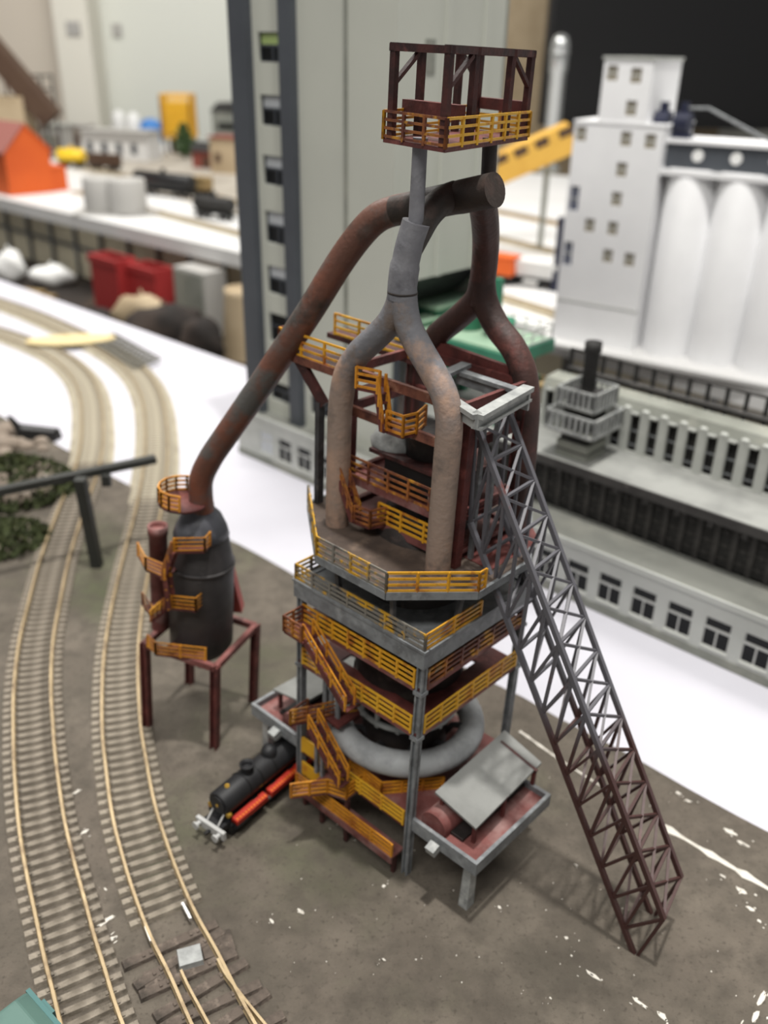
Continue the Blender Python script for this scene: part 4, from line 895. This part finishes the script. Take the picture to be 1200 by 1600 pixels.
# ------------------------------------------------------------------ white grain silo
s0 = W(862, 531); sa = math.radians(-34); SIF = Frame(s0, Matrix.Rotation(sa, 3, 'Z'))
SI = thing('grain_silo', 'white grain silo with square headhouse tower and row of round bins', 'silo', frame=SIF)
wT = SIF.y((988, 545), 0).x; zM = SIF.y((893, 190), 0).z; dT = 8.5
px0 = SIF.y((935, 180), 0).x; px1 = SIF.y((1009, 190), 0).x; zP1 = SIF.y((945, 92), 0).z
swn = []
def sq(px, py, w_=1.05, h_=1.3): q = SIF.y((px, py), 0); return (q.x-w_/2, q.x+w_/2, q.z-h_/2, q.z+h_/2)
sm = [sq(*p) for p in ((908,209),(978,217),(1016,221),(971,265),(963,311),(957,357),(921,352),(949,400),(983,406))]
bl = [sq(897,310,1.0,2.4), sq(887,396,1.0,2.4)]
bl = [(max(.3, o[0]), max(1.2, o[1]), o[2], o[3]) for o in bl]
tp_ = [sq(957,114), sq(994,118), sq(986,169)]
def silo_front(ops, x0, x1, z0, z1, name):
    w_ = MB().wall(x0, x1, z0, z1, ops, 0, .3).build(name, 'silo_white', SI); return w_
fw_ = silo_front(sm+bl, 0, wT, -.0, zM, 'tower_front'); ft_ = silo_front(tp_, px0, px1, zM, zP1, 'headhouse_front')
for i, o_ in enumerate(sm+bl+tp_):
    m_ = 'window_blue' if o_ in bl else 'window_brown'; par = ft_ if o_ in tp_ else fw_
    wn = MB().box(o_[0], o_[1], .2, .24, o_[2], o_[3]).build('window', m_, par)
    MB().beam(((o_[0]+o_[1])/2, .17, o_[2]), ((o_[0]+o_[1])/2, .17, o_[3]), .12, .06, (0,1,0)).beam((o_[0], .17, (o_[2]+o_[3])/2), (o_[1], .17, (o_[2]+o_[3])/2), .12, .06, (0,1,0)).build('glazing_bar', 'window_white', par)
MB().box(0, wT, .4, dT, 0, zM).build('tower_body', 'silo_white', SI); MB().box(px0, px1, .4, 8.2, zM, zP1).build('headhouse', 'silo_white', SI)
MB().box(-.1, wT+.1, -.1, dT+.1, zM, zM+.2).build('parapet', 'silo_white', SI); MB().box(px0-.15, px1+.15, -.15, 8.35, zP1, zP1+.25).build('headhouse_roof', 'concrete', SI)
MB().box(.0, wT, -.08, 0, 4.6, 4.7).build('string_course', 'concrete', SI)
zC_ = SIF.y((1060, 262), 2.4).z; r_b = 2.55
bn = None
for row in range(2):
    for k in range(7):
        c_ = (wT+r_b+.15+k*(2*r_b-.15), 2.7+row*4.9, 0)
        bn = MB().lathe([(r_b,0),(r_b,zC_),(r_b-.1,zC_+.1)], 36).build('bin', 'silo_white', SI, loc=c_) if bn is None else twin(bn, SI, c_)
zg = SIF.y((1050, 224), .3).z
MB().box(wT, wT+36, 1.2, 6.3, zC_, zg).build('gallery', 'pilaster', SI); MB().box(wT-.2, wT+36.2, .9, 6.6, zg, zg+.35).build('gallery_roof', 'silo_white', SI)
MB().box(wT-.1, wT+36, .1, 7.4, zC_-.5, zC_).build('bin_cap', 'silo_white', SI)
lm = None
for k in range(8):
    x = SIF.y((1091, 236), 1.0).x+k*(SIF.y((1151, 242), 1.0).x-SIF.y((1091, 236), 1.0).x)
    lm = MB().tube([(0,1.2,0),(0,1.05,0)], .55, 16).build('round_lamp', 'white_plastic', SI, loc=(x,0,(zC_+zg)/2+.15)) if lm is None else twin(lm, SI, (x,0,(zC_+zg)/2+.15))
for i, px in enumerate((1036, 1068)):
    q = SIF.y((px, 188), 2.6)
    t = thing('roof_fan', ('navy blue fan unit on the silo roof beside the headhouse' if i == 0 else 'navy blue fan unit with outlet pipe on the silo roof'), 'fan unit', SIF.out((q.x, 2.6, zg+.3)), sa)
    MB().box(-1.0, 1.0, -.7, .7, 0, .5).build('base', 'navy', t); MB().tube([(-.7,0,1.4),(.7,0,1.4)], 1.0, 18).build('drum', 'navy', t); MB().box(-.35,.35,-.35,.35,1.9,3.2).build('hood', 'navy', t)
    if i: MB().tube([(.3,0,2.7),(2.2,0,2.8),(9.5,0,-.2),(12,0,-.4)], .14, 8).build('outlet_pipe', 'steel', t)
    else: MB().lathe([(.9,.5),(.9,.7)], 12).build('flange', 'navy', t)
# apron under the silo
MB().box(-1.5, wT+37, -2.2, 9.5, 0, .35).build('apron', 'white_paint', SI)
# ------------------------------------------------------------------ yellow conveyor, chrome column, navy panel and wagons beside the silo
yv = 150.0
a, b = WY(760, 272, yv), WY(892, 213, yv)
CV = thing('conveyor_gallery', 'yellow sloping conveyor gallery running up to the white silo', 'conveyor', (0,0,0))
d = (b-a).normalized(); MB().beam(a-d*14, b, 4.6, 4.3).build('gallery', 'conveyor', CV)
n_up = Vector((-d.z, 0, d.x))
for px, py in ((783,249),(814,237),(847,223),(884,207)):
    q = WY(px, py, yv-2.33); MB().beam(q-d*1.05, q+d*1.05, .06, 1.2).build('gallery_window', 'brown', CV)
for u in (.1, .75):
    q = a.lerp(b, u); MB().beam((q.x, yv-1, 0), (q.x, yv-1, q.z-1.4), .5).beam((q.x, yv+1, 0), (q.x, yv+1, q.z-1.4), .5).build('trestle_leg', 'concrete_dirty', CV)
q = W(872, 330); y_ = 258.0
b0_, t0_ = WY(868, 190, y_), WY(878, 52, y_)
CC = thing('chrome_column', 'tall chrome capped process column standing behind the silo', 'column', (t0_.x, y_, 0))
MB().lathe([(2.0,0),(2.0,t0_.z*.72),(2.3,t0_.z*.74),(2.3,t0_.z-2.2),(1.6,t0_.z-.5),(0,t0_.z)], 20).build('shell', 'chrome', CC); MB().lathe([(2.8,0),(2.8,1.2)], 20).build('base', 'concrete', CC)
MB().lathe([(2.31,t0_.z*.86),(2.6,t0_.z*.86),(2.6,t0_.z*.88),(2.31,t0_.z*.88)], 20).build('collar', 'chrome', CC)
p, q = W(853, 470), W(866, 466)
MB().box(-.75, .75, -.3, .3, 0, 9.6).box(-.9, .9, -.4, .4, 0, .3).build('navy_panel', 'navy', label='upright navy panel standing beside the white silo tower', cat='panel', loc=((p.x+q.x)/2+1.6, (p.y+q.y)/2+4.5, 0), rz=sa)
def wagon(px, py, rz, L, label, body, kind='box', cat='wagon', r=1.5):
    c = W(px, py); t = thing('freight_wagon' if kind != 'tank' else 'tank_wagon', label, cat, (c.x, c.y, 0), rz)
    MB().box(-L/2, L/2, -1.1, 1.1, 1.0, 1.35).build('underframe', 'black', t); wh = None
    for x in (-L*.36, -L*.22, L*.22, L*.36):
        for y in (-.85, .85): wh = MB().tube([(0,-.1,.55),(0,.1,.55)], .55, 12).build('wheel', 'black', t, loc=(x,y,0)) if wh is None else twin(wh, t, (x,y,0))
    if kind == 'tank':
        MB().tube([(-L/2+.2,0,1.35+r),(-L/2+.5,0,1.35+r),(L/2-.5,0,1.35+r),(L/2-.2,0,1.35+r)], [r*.8,r,r,r*.8], 20).build('tank', body, t); MB().lathe([(.5,0),(.5,.6),(.55,.6),(.55,.75)], 12, (0,0,1.3+2*r)).build('dome', body, t)
    elif kind == 'hopper':
        MB().hexa([(-L/2+1,-.9,1.3),(L/2-1,-.9,1.3),(L/2-1,.9,1.3),(-L/2+1,.9,1.3),(-L/2+.1,-1.3,3.4),(L/2-.1,-1.3,3.4),(L/2-.1,1.3,3.4),(-L/2+.1,1.3,3.4)]).build('hopper', body, t)
    else: MB().box(-L/2+.1, L/2-.1, -1.3, 1.3, 1.3, 3.6).build('body', body, t, bevel=.1); MB().box(-L/2, L/2, -1.4, 1.4, 3.6, 3.85).build('roof', body, t)
    return t
wagon(828, 446, sa, 9, 'white hopper wagon on the back table left of the silo', 'white_paint', 'hopper')
wagon(782, 442, sa, 4.4, 'orange box wagon on the back table left of the silo', 'orange')
for i, (x0, y0, x1, y1) in enumerate(((770,330,880,352),(770,372,862,394),(770,462,866,492))):
    p, q = W(x0, y0), W(x1, y1); mb = MB(); n_ = (q-p).normalized(); s_ = Vector((-n_.y, n_.x, 0))
    t = thing('siding_track', ('straight pale siding track in front of the yellow conveyor', 'straight pale siding track behind the hopper wagon', 'straight pale siding track beside the silo apron')[i], 'track')
    pl = resample([p-n_*25, q+n_*2], 1.0); strip(mb, pl, 1.6, 0, .18); mb.build('roadbed', 'timber' if i == 0 else 'track_bed', t)
    for o_ in (-.83, .83): mb = MB(); sweep(mb, pl, o_, .12, .18, .42); mb.build('rail', 'rail', t)
# ------------------------------------------------------------------ models on the back table, left
def place(px, py, name, label, cat, rz=0, z=0): c = W(px, py, z); return thing(name, label, cat, (c.x, c.y, z), rz)
# orange house
t = place(52, 303, 'toy_house', 'bright orange gabled model house with mauve roof', 'house', math.radians(48))
HW, HD, HE, HR = 5.0, 13, 8.4, 13.4
mb = MB(); f = [(-HW,0,0),(HW,0,0),(HW,0,HE),(0,0,HR),(-HW,0,HE)]; bk_ = [(-HW,HD,0),(HW,HD,0),(HW,HD,HE),(0,HD,HR),(-HW,HD,HE)]
mb.add(f+bk_, [(0,1,2,3,4),(9,8,7,6,5),(0,5,6,1),(1,6,7,2),(4,9,5,0),(2,7,8,3),(3,8,9,4)]); mb.build('house_walls', 'orange', t)
for sg in (-1, 1):
    a0 = Vector((sg*(HW+.5), -.4, HE-.4)); a1 = Vector((0, -.4, HR+.1)); o_ = Vector((0, HD+.8, 0)); u = Vector((0,0,.35))
    MB().hexa([a0, a1, a1+o_, a0+o_, a0+u, a1+u, a1+o_+u, a0+o_+u]).build('roof_slope', 'roof_mauve' if sg < 0 else 'orange', t)
MB().box(HW, HW+3.6, .6, 6, 0, 4.6).build('annex', 'orange', t); MB().box(HW-.1, HW+3.8, .4, 6.2, 4.6, 4.9).build('annex_roof', 'orange', t)
MB().box(-1.0, 1.0, -.06, .05, 0, 3.4).build('door', 'orange', t)
yp = [W(*p) for p in ((112,264),(395,345),(395,268),(300,240),(110,240))]
MB().prism([(p.x, p.y) for p in yp], 0, .06).build('gravel_yard', 'yard', label='thin grey gravel sheet under the background wagons and station', cat='gravel sheet')
# twin grey round tanks
tk = place(196, 333, 'round_tank', 'pair of grey round storage tanks on a thin grey plate', 'tank')
MB().box(-9.0, 6.5, -3.6, 3.4, 0, .25).build('base_plate', 'grey_plastic', tk)
for (x, y) in ((.9, -.6), (-4.3, .9)):
    MB().lathe([(3.45,.25),(3.45,6.1),(3.3,6.25),(0,6.45)], 28, (x, y, 0)).build('tank', 'grey_plastic', tk)
wagon(258, 306, math.radians(-30), 16, 'long black tank wagon beside the twin grey tanks', 'black', 'tank', r=1.7)
wagon(336, 342, math.radians(-30), 9, 'short black tank wagon with grey top near the coal tower', 'oven', 'tank', r=1.35)
wagon(316, 306, math.radians(-30), 4.5, 'small yellow box wagon behind the short black wagon', 'timber')
wagon(114, 262, math.radians(-10), 7.5, 'bright yellow tank wagon beside the orange house', 'yellow', 'tank', r=1.6)
wagon(165, 266, math.radians(-22), 9, 'dark brown box wagon behind the twin grey tanks', 'brown')
# white station building
t = place(195, 248, 'station_building', 'long white model station building with dark windows', 'building', math.radians(-16))
wn = [(-9.5+k*4.6, -7.6+k*4.6, 1.5, 4.4) for k in range(4)]
MB().wall(-11, 9.5, 0, 7.0, wn, -3.5, .35).build('front_wall', 'white_paint', t); MB().box(-10.9, 9.4, -2.9, 4, 0, 7.0).build('body', 'white_paint', t)
for o_ in wn: MB().box(o_[0], o_[1], -3.2, -3.1, o_[2], o_[3]).build('window', 'pilaster', t)
MB().box(-11.5, 10, -4.1, 4.5, 7.0, 7.5).build('roof', 'grey_plastic', t); MB().box(-11.3, 9.8, -3.95, -3.5, 5.6, 5.9).build('canopy', 'grey_plastic', t)
t = place(238, 222, 'blue_tarpaulin', 'crumpled bright blue tarpaulin behind the white station', 'tarpaulin')
MB().ball((0,0,4.6), 3.6, 2.6, 2.6, 14, 8).box(-3.2,3.2,-2.2,2.2,0,4.4).build('sheet', 'blue', t)
for i, (px, py) in enumerate(((189,215),(212,219))):
    t = place(px, py, 'white_dome', ('white domed tank behind the white station, far from the blue tarpaulin' if i == 0 else 'white domed tank touching the blue tarpaulin'), 'tank'); MB().lathe([(2.4,0),(2.4,5.5),(2.1,7.2),(1.2,8.3),(0,8.7)], 20).build('shell', 'white_plastic', t)
    MB().lathe([(2.5,0),(2.5,.6)], 20).build('plinth', 'concrete', t)
# yellow mesh scaffold tower
t = place(284, 240, 'mesh_tower', 'yellow mesh scaffold tower behind the green tree', 'tower')
c_y = t.location.y/S
mb = MB(); z0, z1 = WY(284, 213, c_y).z, WY(284, 148, c_y).z; hw = 4.2
for k in range(8):
    u = -hw+2*hw*k/7
    for (x, y) in ((u,-hw),(u,hw),(-hw,u),(hw,u)): mb.beam((x,y,z0),(x,y,z1), .32)
for k in range(6):
    z = z0+(z1-z0)*k/5
    for (p, q) in (((-1,-1),(1,-1)),((1,-1),(1,1)),((1,1),(-1,1)),((-1,1),(-1,-1))): mb.beam((p[0]*hw,p[1]*hw,z),(q[0]*hw,q[1]*hw,z), .4)
mb.build('mesh_cage', 'yellow_mesh', t); MB().box(-hw*.7, hw*.7, -hw*.7, hw*.7, z0+1, z1-2).build('core', 'yellow', t)
for (x, y) in ((-3.6,-3.6),(3.6,-3.6),(3.6,3.6),(-3.6,3.6)): MB().beam((x,y,0),(x,y,z0), .6).build('leg', 'brown', t)
# tree and brown post
t = place(290, 247, 'model_tree', 'dark green model tree in front of the yellow mesh tower', 'tree')
MB().tube([(0,0,0),(.2,0,3),(0,.1,6)], [.4,.3,.15], 8).build('trunk', 'brown', t)
lf = MB()
for k in range(700):
    g, e, z = random.uniform(0,6.283), random.random()**.5, random.uniform(.8, 8.8); rr = 3.0*e*(1-abs(z-3.6)/6.5)
    v = Vector((rr*math.cos(g), rr*math.sin(g), z)); d = Vector((random.uniform(-1,1),random.uniform(-1,1),random.uniform(-.3,1))).normalized(); s_ = d.orthogonal().normalized()*.35
    lf.add([v-s_, v+s_, v+d*1.1], [(0,1,2)])
tag(lf.build('foliage', 'tree_green', t), kind='stuff')
for k in range(5): MB().beam((0,0,2+k), (1.6*math.cos(k*1.4), 1.6*math.sin(k*1.4), 3.2+k), .18).build('branch', 'brown', t)
t = place(273, 240, 'brown_post', 'brown timber post with cross arm beside the green tree', 'post'); MB().beam((0,0,0),(0,0,9), .8).build('shaft', 'brown', t); MB().beam((-1.2,0,8),(1.2,0,8), .4).build('cross_arm', 'brown', t)
# huts near the coal tower
t = place(364, 270, 'beige_hut', 'plain beige block house close to the coal tower', 'building', math.radians(-20)); MB().box(-4.5,4.5,-3,3,0,8.2).build('walls', 'beige', t); MB().box(-4.9,4.9,-3.4,3.4,8.2,8.6).build('roof', 'brick_red', t); MB().box(-3.2,-1.6,-3.06,-2.95,2.5,4.8).build('window', 'brown', t)
t = place(330, 262, 'brick_shed', 'low brick red shed with dark roof behind the black wagon', 'shed', math.radians(-20)); MB().box(-4,4,-2.5,2.5,0,4.2).build('walls', 'brick_red', t); MB().hexa([(-4.5,-3,4.2),(4.5,-3,4.2),(4.5,3,4.2),(-4.5,3,4.2),(-4.5,-.2,6.3),(4.5,-.2,6.3),(4.5,.2,6.3),(-4.5,.2,6.3)]).build('roof', 'oven', t); MB().box(-1,1,-2.56,-2.45,0,2.8).build('door', 'brown', t)
t = place(366, 222, 'grey_plant', 'grey dark topped plant block near the wall behind the beige house', 'building', math.radians(-15)); MB().box(-6,6,-3.5,3.5,0,9.5).build('walls', 'concrete_dirty', t); MB().hexa([(-6.4,-3.9,9.5),(6.4,-3.9,9.5),(6.4,3.9,9.5),(-6.4,3.9,9.5),(-5,-1,12),(6,-1,12.5),(6,1,12.5),(-5,1,12)]).build('roof', 'oven', t); MB().box(-4,4,-3.58,-3.45,4,6).build('window_band', 'glass_dark', t)
t = place(88, 238, 'grey_depot', 'pale grey depot building behind the yellow tank wagon', 'building', math.radians(-8)); MB().box(-4.5,4.5,-3,3,0,7.4).build('walls', 'grey_plastic', t); MB().box(-5,5,-3.5,3.5,7.4,7.8).build('roof', 'concrete', t); MB().box(-2.5,2.5,-3.06,-2.95,0,5).build('shutter', 'concrete_dirty', t)
t = place(122, 233, 'brown_block', 'greyish brown block house left of the white station', 'building', math.radians(-8)); MB().box(-3.6,4.6,-3,3,0,6.6).build('walls', 'rubble', t); MB().box(-3.9,4.9,-3.3,3.3,6.6,7).build('roof', 'grey_plastic', t); MB().box(-2,2.6,-3.06,-2.95,1.5,4.6).build('opening', 'brown', t)
# brown sloping gallery at the far left
yv = 262.0
a, b = WY(-60, 20, yv), WY(82, 186, yv)
GA = thing('timber_incline', 'dark brown sloping incline with trestle at the far left', 'incline', (0,0,0))
MB().beam(a, b, 6, 5.2).build('gallery', 'brown', GA)
MB().box(WY(-30,200,yv).x, WY(50,200,yv).x, yv-4, yv+4, 0, WY(40,150,yv).z).build('base_house', 'beige', GA)
for px in (-20, 8, 30, 52, 75):
    q = WY(px, 120, yv-3.2); zt = a.lerp(b, (q.x-a.x)/(b.x-a.x)).z
    MB().beam((q.x,yv-3.4,0),(q.x,yv-3.4,max(4, zt-2)), .5).build('trestle_post', 'brown', GA)
for py in (118, 140, 160): 
    p, q = WY(45,py,yv+4), WY(80,py,yv+4); MB().beam(p, q, .5).build('stage_rail', 'oven_iron', GA)
for px in (45, 62, 80):
    p = WY(px,116,yv+4); MB().beam(p, (p.x, p.y, 0), .5).build('stage_post', 'oven_iron', GA)
for i, (x0,y0,x1,y1,w_) in enumerate(((120,300,395,372,1.7),(130,262,395,322,1.7))):
    p, q = W(x0,y0), W(x1,y1); n_ = (q-p).normalized(); pl = resample([p, q+n_*20], 1.2)
    t = thing('siding_track', ('pale siding track under the black tank wagons on the back table' if i == 0 else 'pale siding track behind the black tank wagons on the back table'), 'track')
    mb = MB(); strip(mb, pl, w_, .06, .2); mb.build('roadbed', 'track_bed', t)
    for o_ in (-.83, .83): mb = MB(); sweep(mb, pl, o_, .12, .2, .44); mb.build('rail', 'rail', t)
# ------------------------------------------------------------------ clutter on the lower shelf between and under the tables
CU = thing('cream_cupboard', 'row of cream cupboard panels under the back table', 'cupboard')
for k in range(24):
    a_ = -196+k*9.6; p0, p1 = la(a_, 54), la(a_+9.2, 54); d_ = nb*2
    MB().hexa([(p.x, p.y, SHZ) for p in (p0, p1, p1+d_, p0+d_)]+[(p.x, p.y, -2.5) for p in (p0, p1, p1+d_, p0+d_)]).build('panel', 'cream', CU)
    e = la(a_+9.4, 53.5); MB().beam((e.x, e.y, SHZ), (e.x, e.y, -2.5), .6, .6).build('panel_post', 'leg_metal', CU)
p0, p1 = la(-196, 53.3), la(-140, 53.3); MB().beam((p0.x, p0.y, -8), (p1.x, p1.y, -8), .5).build('cross_bar', 'leg_metal', CU)
def crate(px, py, L, D, H_, m_, label, rz=-.73):
    c = W(px, py, SHZ); t = thing('storage_crate', label, 'crate', (c.x, c.y, SHZ), rz); w_ = .5
    for (x0,x1,y0,y1) in ((-L,L,-D,-D+w_),(-L,L,D-w_,D),(-L,-L+w_,-D+w_,D-w_),(L-w_,L,-D+w_,D-w_)): MB().box(x0,x1,y0,y1,0,H_).build('side', m_, t)
    MB().box(-L+w_,L-w_,-D+w_,D-w_,0,.5).build('bottom', m_, t); MB().box(-L-.3,L+.3,-D-.3,-D,H_-1.2,H_).build('rim', m_, t)
    return t
crate(186, 489, 4.2, 2.0, 10, 'crate_red', 'open red plastic crate on the lower shelf, next to the cream panels')
crate(243, 500, 4.0, 2.0, 9.4, 'crate_red', 'open red plastic crate on the lower shelf, beside the white cabinet')
def lump(px, py, rx, ry, rz_, m_, label, name='dark_bag', cat='bag', z=None):
    z = SHZ if z is None else z
    c = W(px, py, z); t = thing(name, label, cat, (c.x, c.y, z), random.uniform(-.6,.6)); mb = MB(); mb.ball((0,0,rz_*.75), rx, ry, rz_*.8, 18, 12)
    mb.v = [(x*(1+.12*math.sin(z_*1.1+y)), y*(1+.14*math.cos(x*.9+z_)), max(0, z_+.3*math.sin(x*1.3)*math.cos(y*1.1))) for x, y, z_ in mb.v]; mb.build('body', m_, t)
    MB().tube([(-.6,0,rz_*1.4),(0,0,rz_*1.75),(.6,0,rz_*1.4)], .22, 6).build('handle', m_, t)
lump(262, 548, 7.0, 2.8, 4.6, 'cloth_dark', 'dark cloth bag on the lower shelf in front of the red crate')
lump(318, 568, 3.4, 2.2, 4.6, 'cloth_dark', 'dark cloth bag on the lower shelf beside the beige bin')
lump(146, 502, 4.0, 2.4, 1.4, 'cloth_dark', 'low dark bundle on the lower shelf in front of the red crates', 'dark_bundle', 'bundle')
lump(226, 519, 5.6, 2.2, 4.0, 'beige', 'pale sack on the lower shelf in front of the red crates', 'pale_sack', 'sack')
lump(84, 446, 4.2, 2.8, 2.6, 'white_plastic', 'white plastic bag on the lower shelf near the cream panels', 'white_bag', 'bag')
lump(20, 440, 3.0, 2.4, 4.0, 'white_plastic', 'tall white bag at the end of the lower shelf', 'white_bag', 'bag')
lump(-6, 432, 2.4, 2.0, 3.4, 'black', 'small black bag behind the tall white bag', 'black_bag', 'bag')
c = W(40, 466, SHZ); t = thing('timber_offcut', 'wooden offcut boards lying on the lower shelf', 'board', (c.x,c.y,SHZ), -.3); MB().box(-6,6,-1.4,1.4,0,.9).build('plank', 'timber', t); MB().box(-5,4,-.9,1.1,.9,1.6).build('plank', 'timber', t)
c = W(318, 519, SHZ); t = thing('white_cabinet', 'square pale grey cabinet standing under the back table edge', 'cabinet', (c.x,c.y,SHZ), -.73); MB().box(-4.0,4.0,-2.2,2.2,0,10.6).build('carcass', 'grey_plastic', t); MB().box(-3.7,3.7,-2.4,-2.2,.6,10.2).build('door', 'concrete_dirty', t)
c = W(386, 556, SHZ); t = thing('beige_bin', 'tapered beige bin in the gap beside the coal tower', 'bin', (c.x,c.y,SHZ)); MB().lathe([(3.7,0),(2.9,9.6),(2.9,10.4),(2.6,10.4),(2.5,9.4)], 28).build('shell', 'beige', t); MB().lathe([(2.55,9.9),(0,10.2)], 28).build('lid', 'beige', t)
for i, (px, py, m_, nm) in enumerate(((905,566,'timber','brown card box on the lower shelf behind the roof stack'),(965,566,'cream','cream card box on the lower shelf beside the brown card box'),(1010,578,'cream','pale cream card box on the lower shelf between cream and red boxes'),(1060,598,'crate_red','red card box on the lower shelf behind the gas main'),(1110,612,'brown','dark brown card box on the lower shelf beside the red card box'),(1165,634,'cream','cream card box on the lower shelf beside the dark brown card box'))):
    c = W(px, py+38, SHZ); t = thing('card_box', nm, 'box', (c.x, c.y, SHZ), -.72); MB().box(-1.9,1.9,-1.6,1.6,0,9.2).build('carton', m_, t); MB().box(-1.95,1.95,-.25,.25,9.2,9.24).build('tape', 'beige', t)
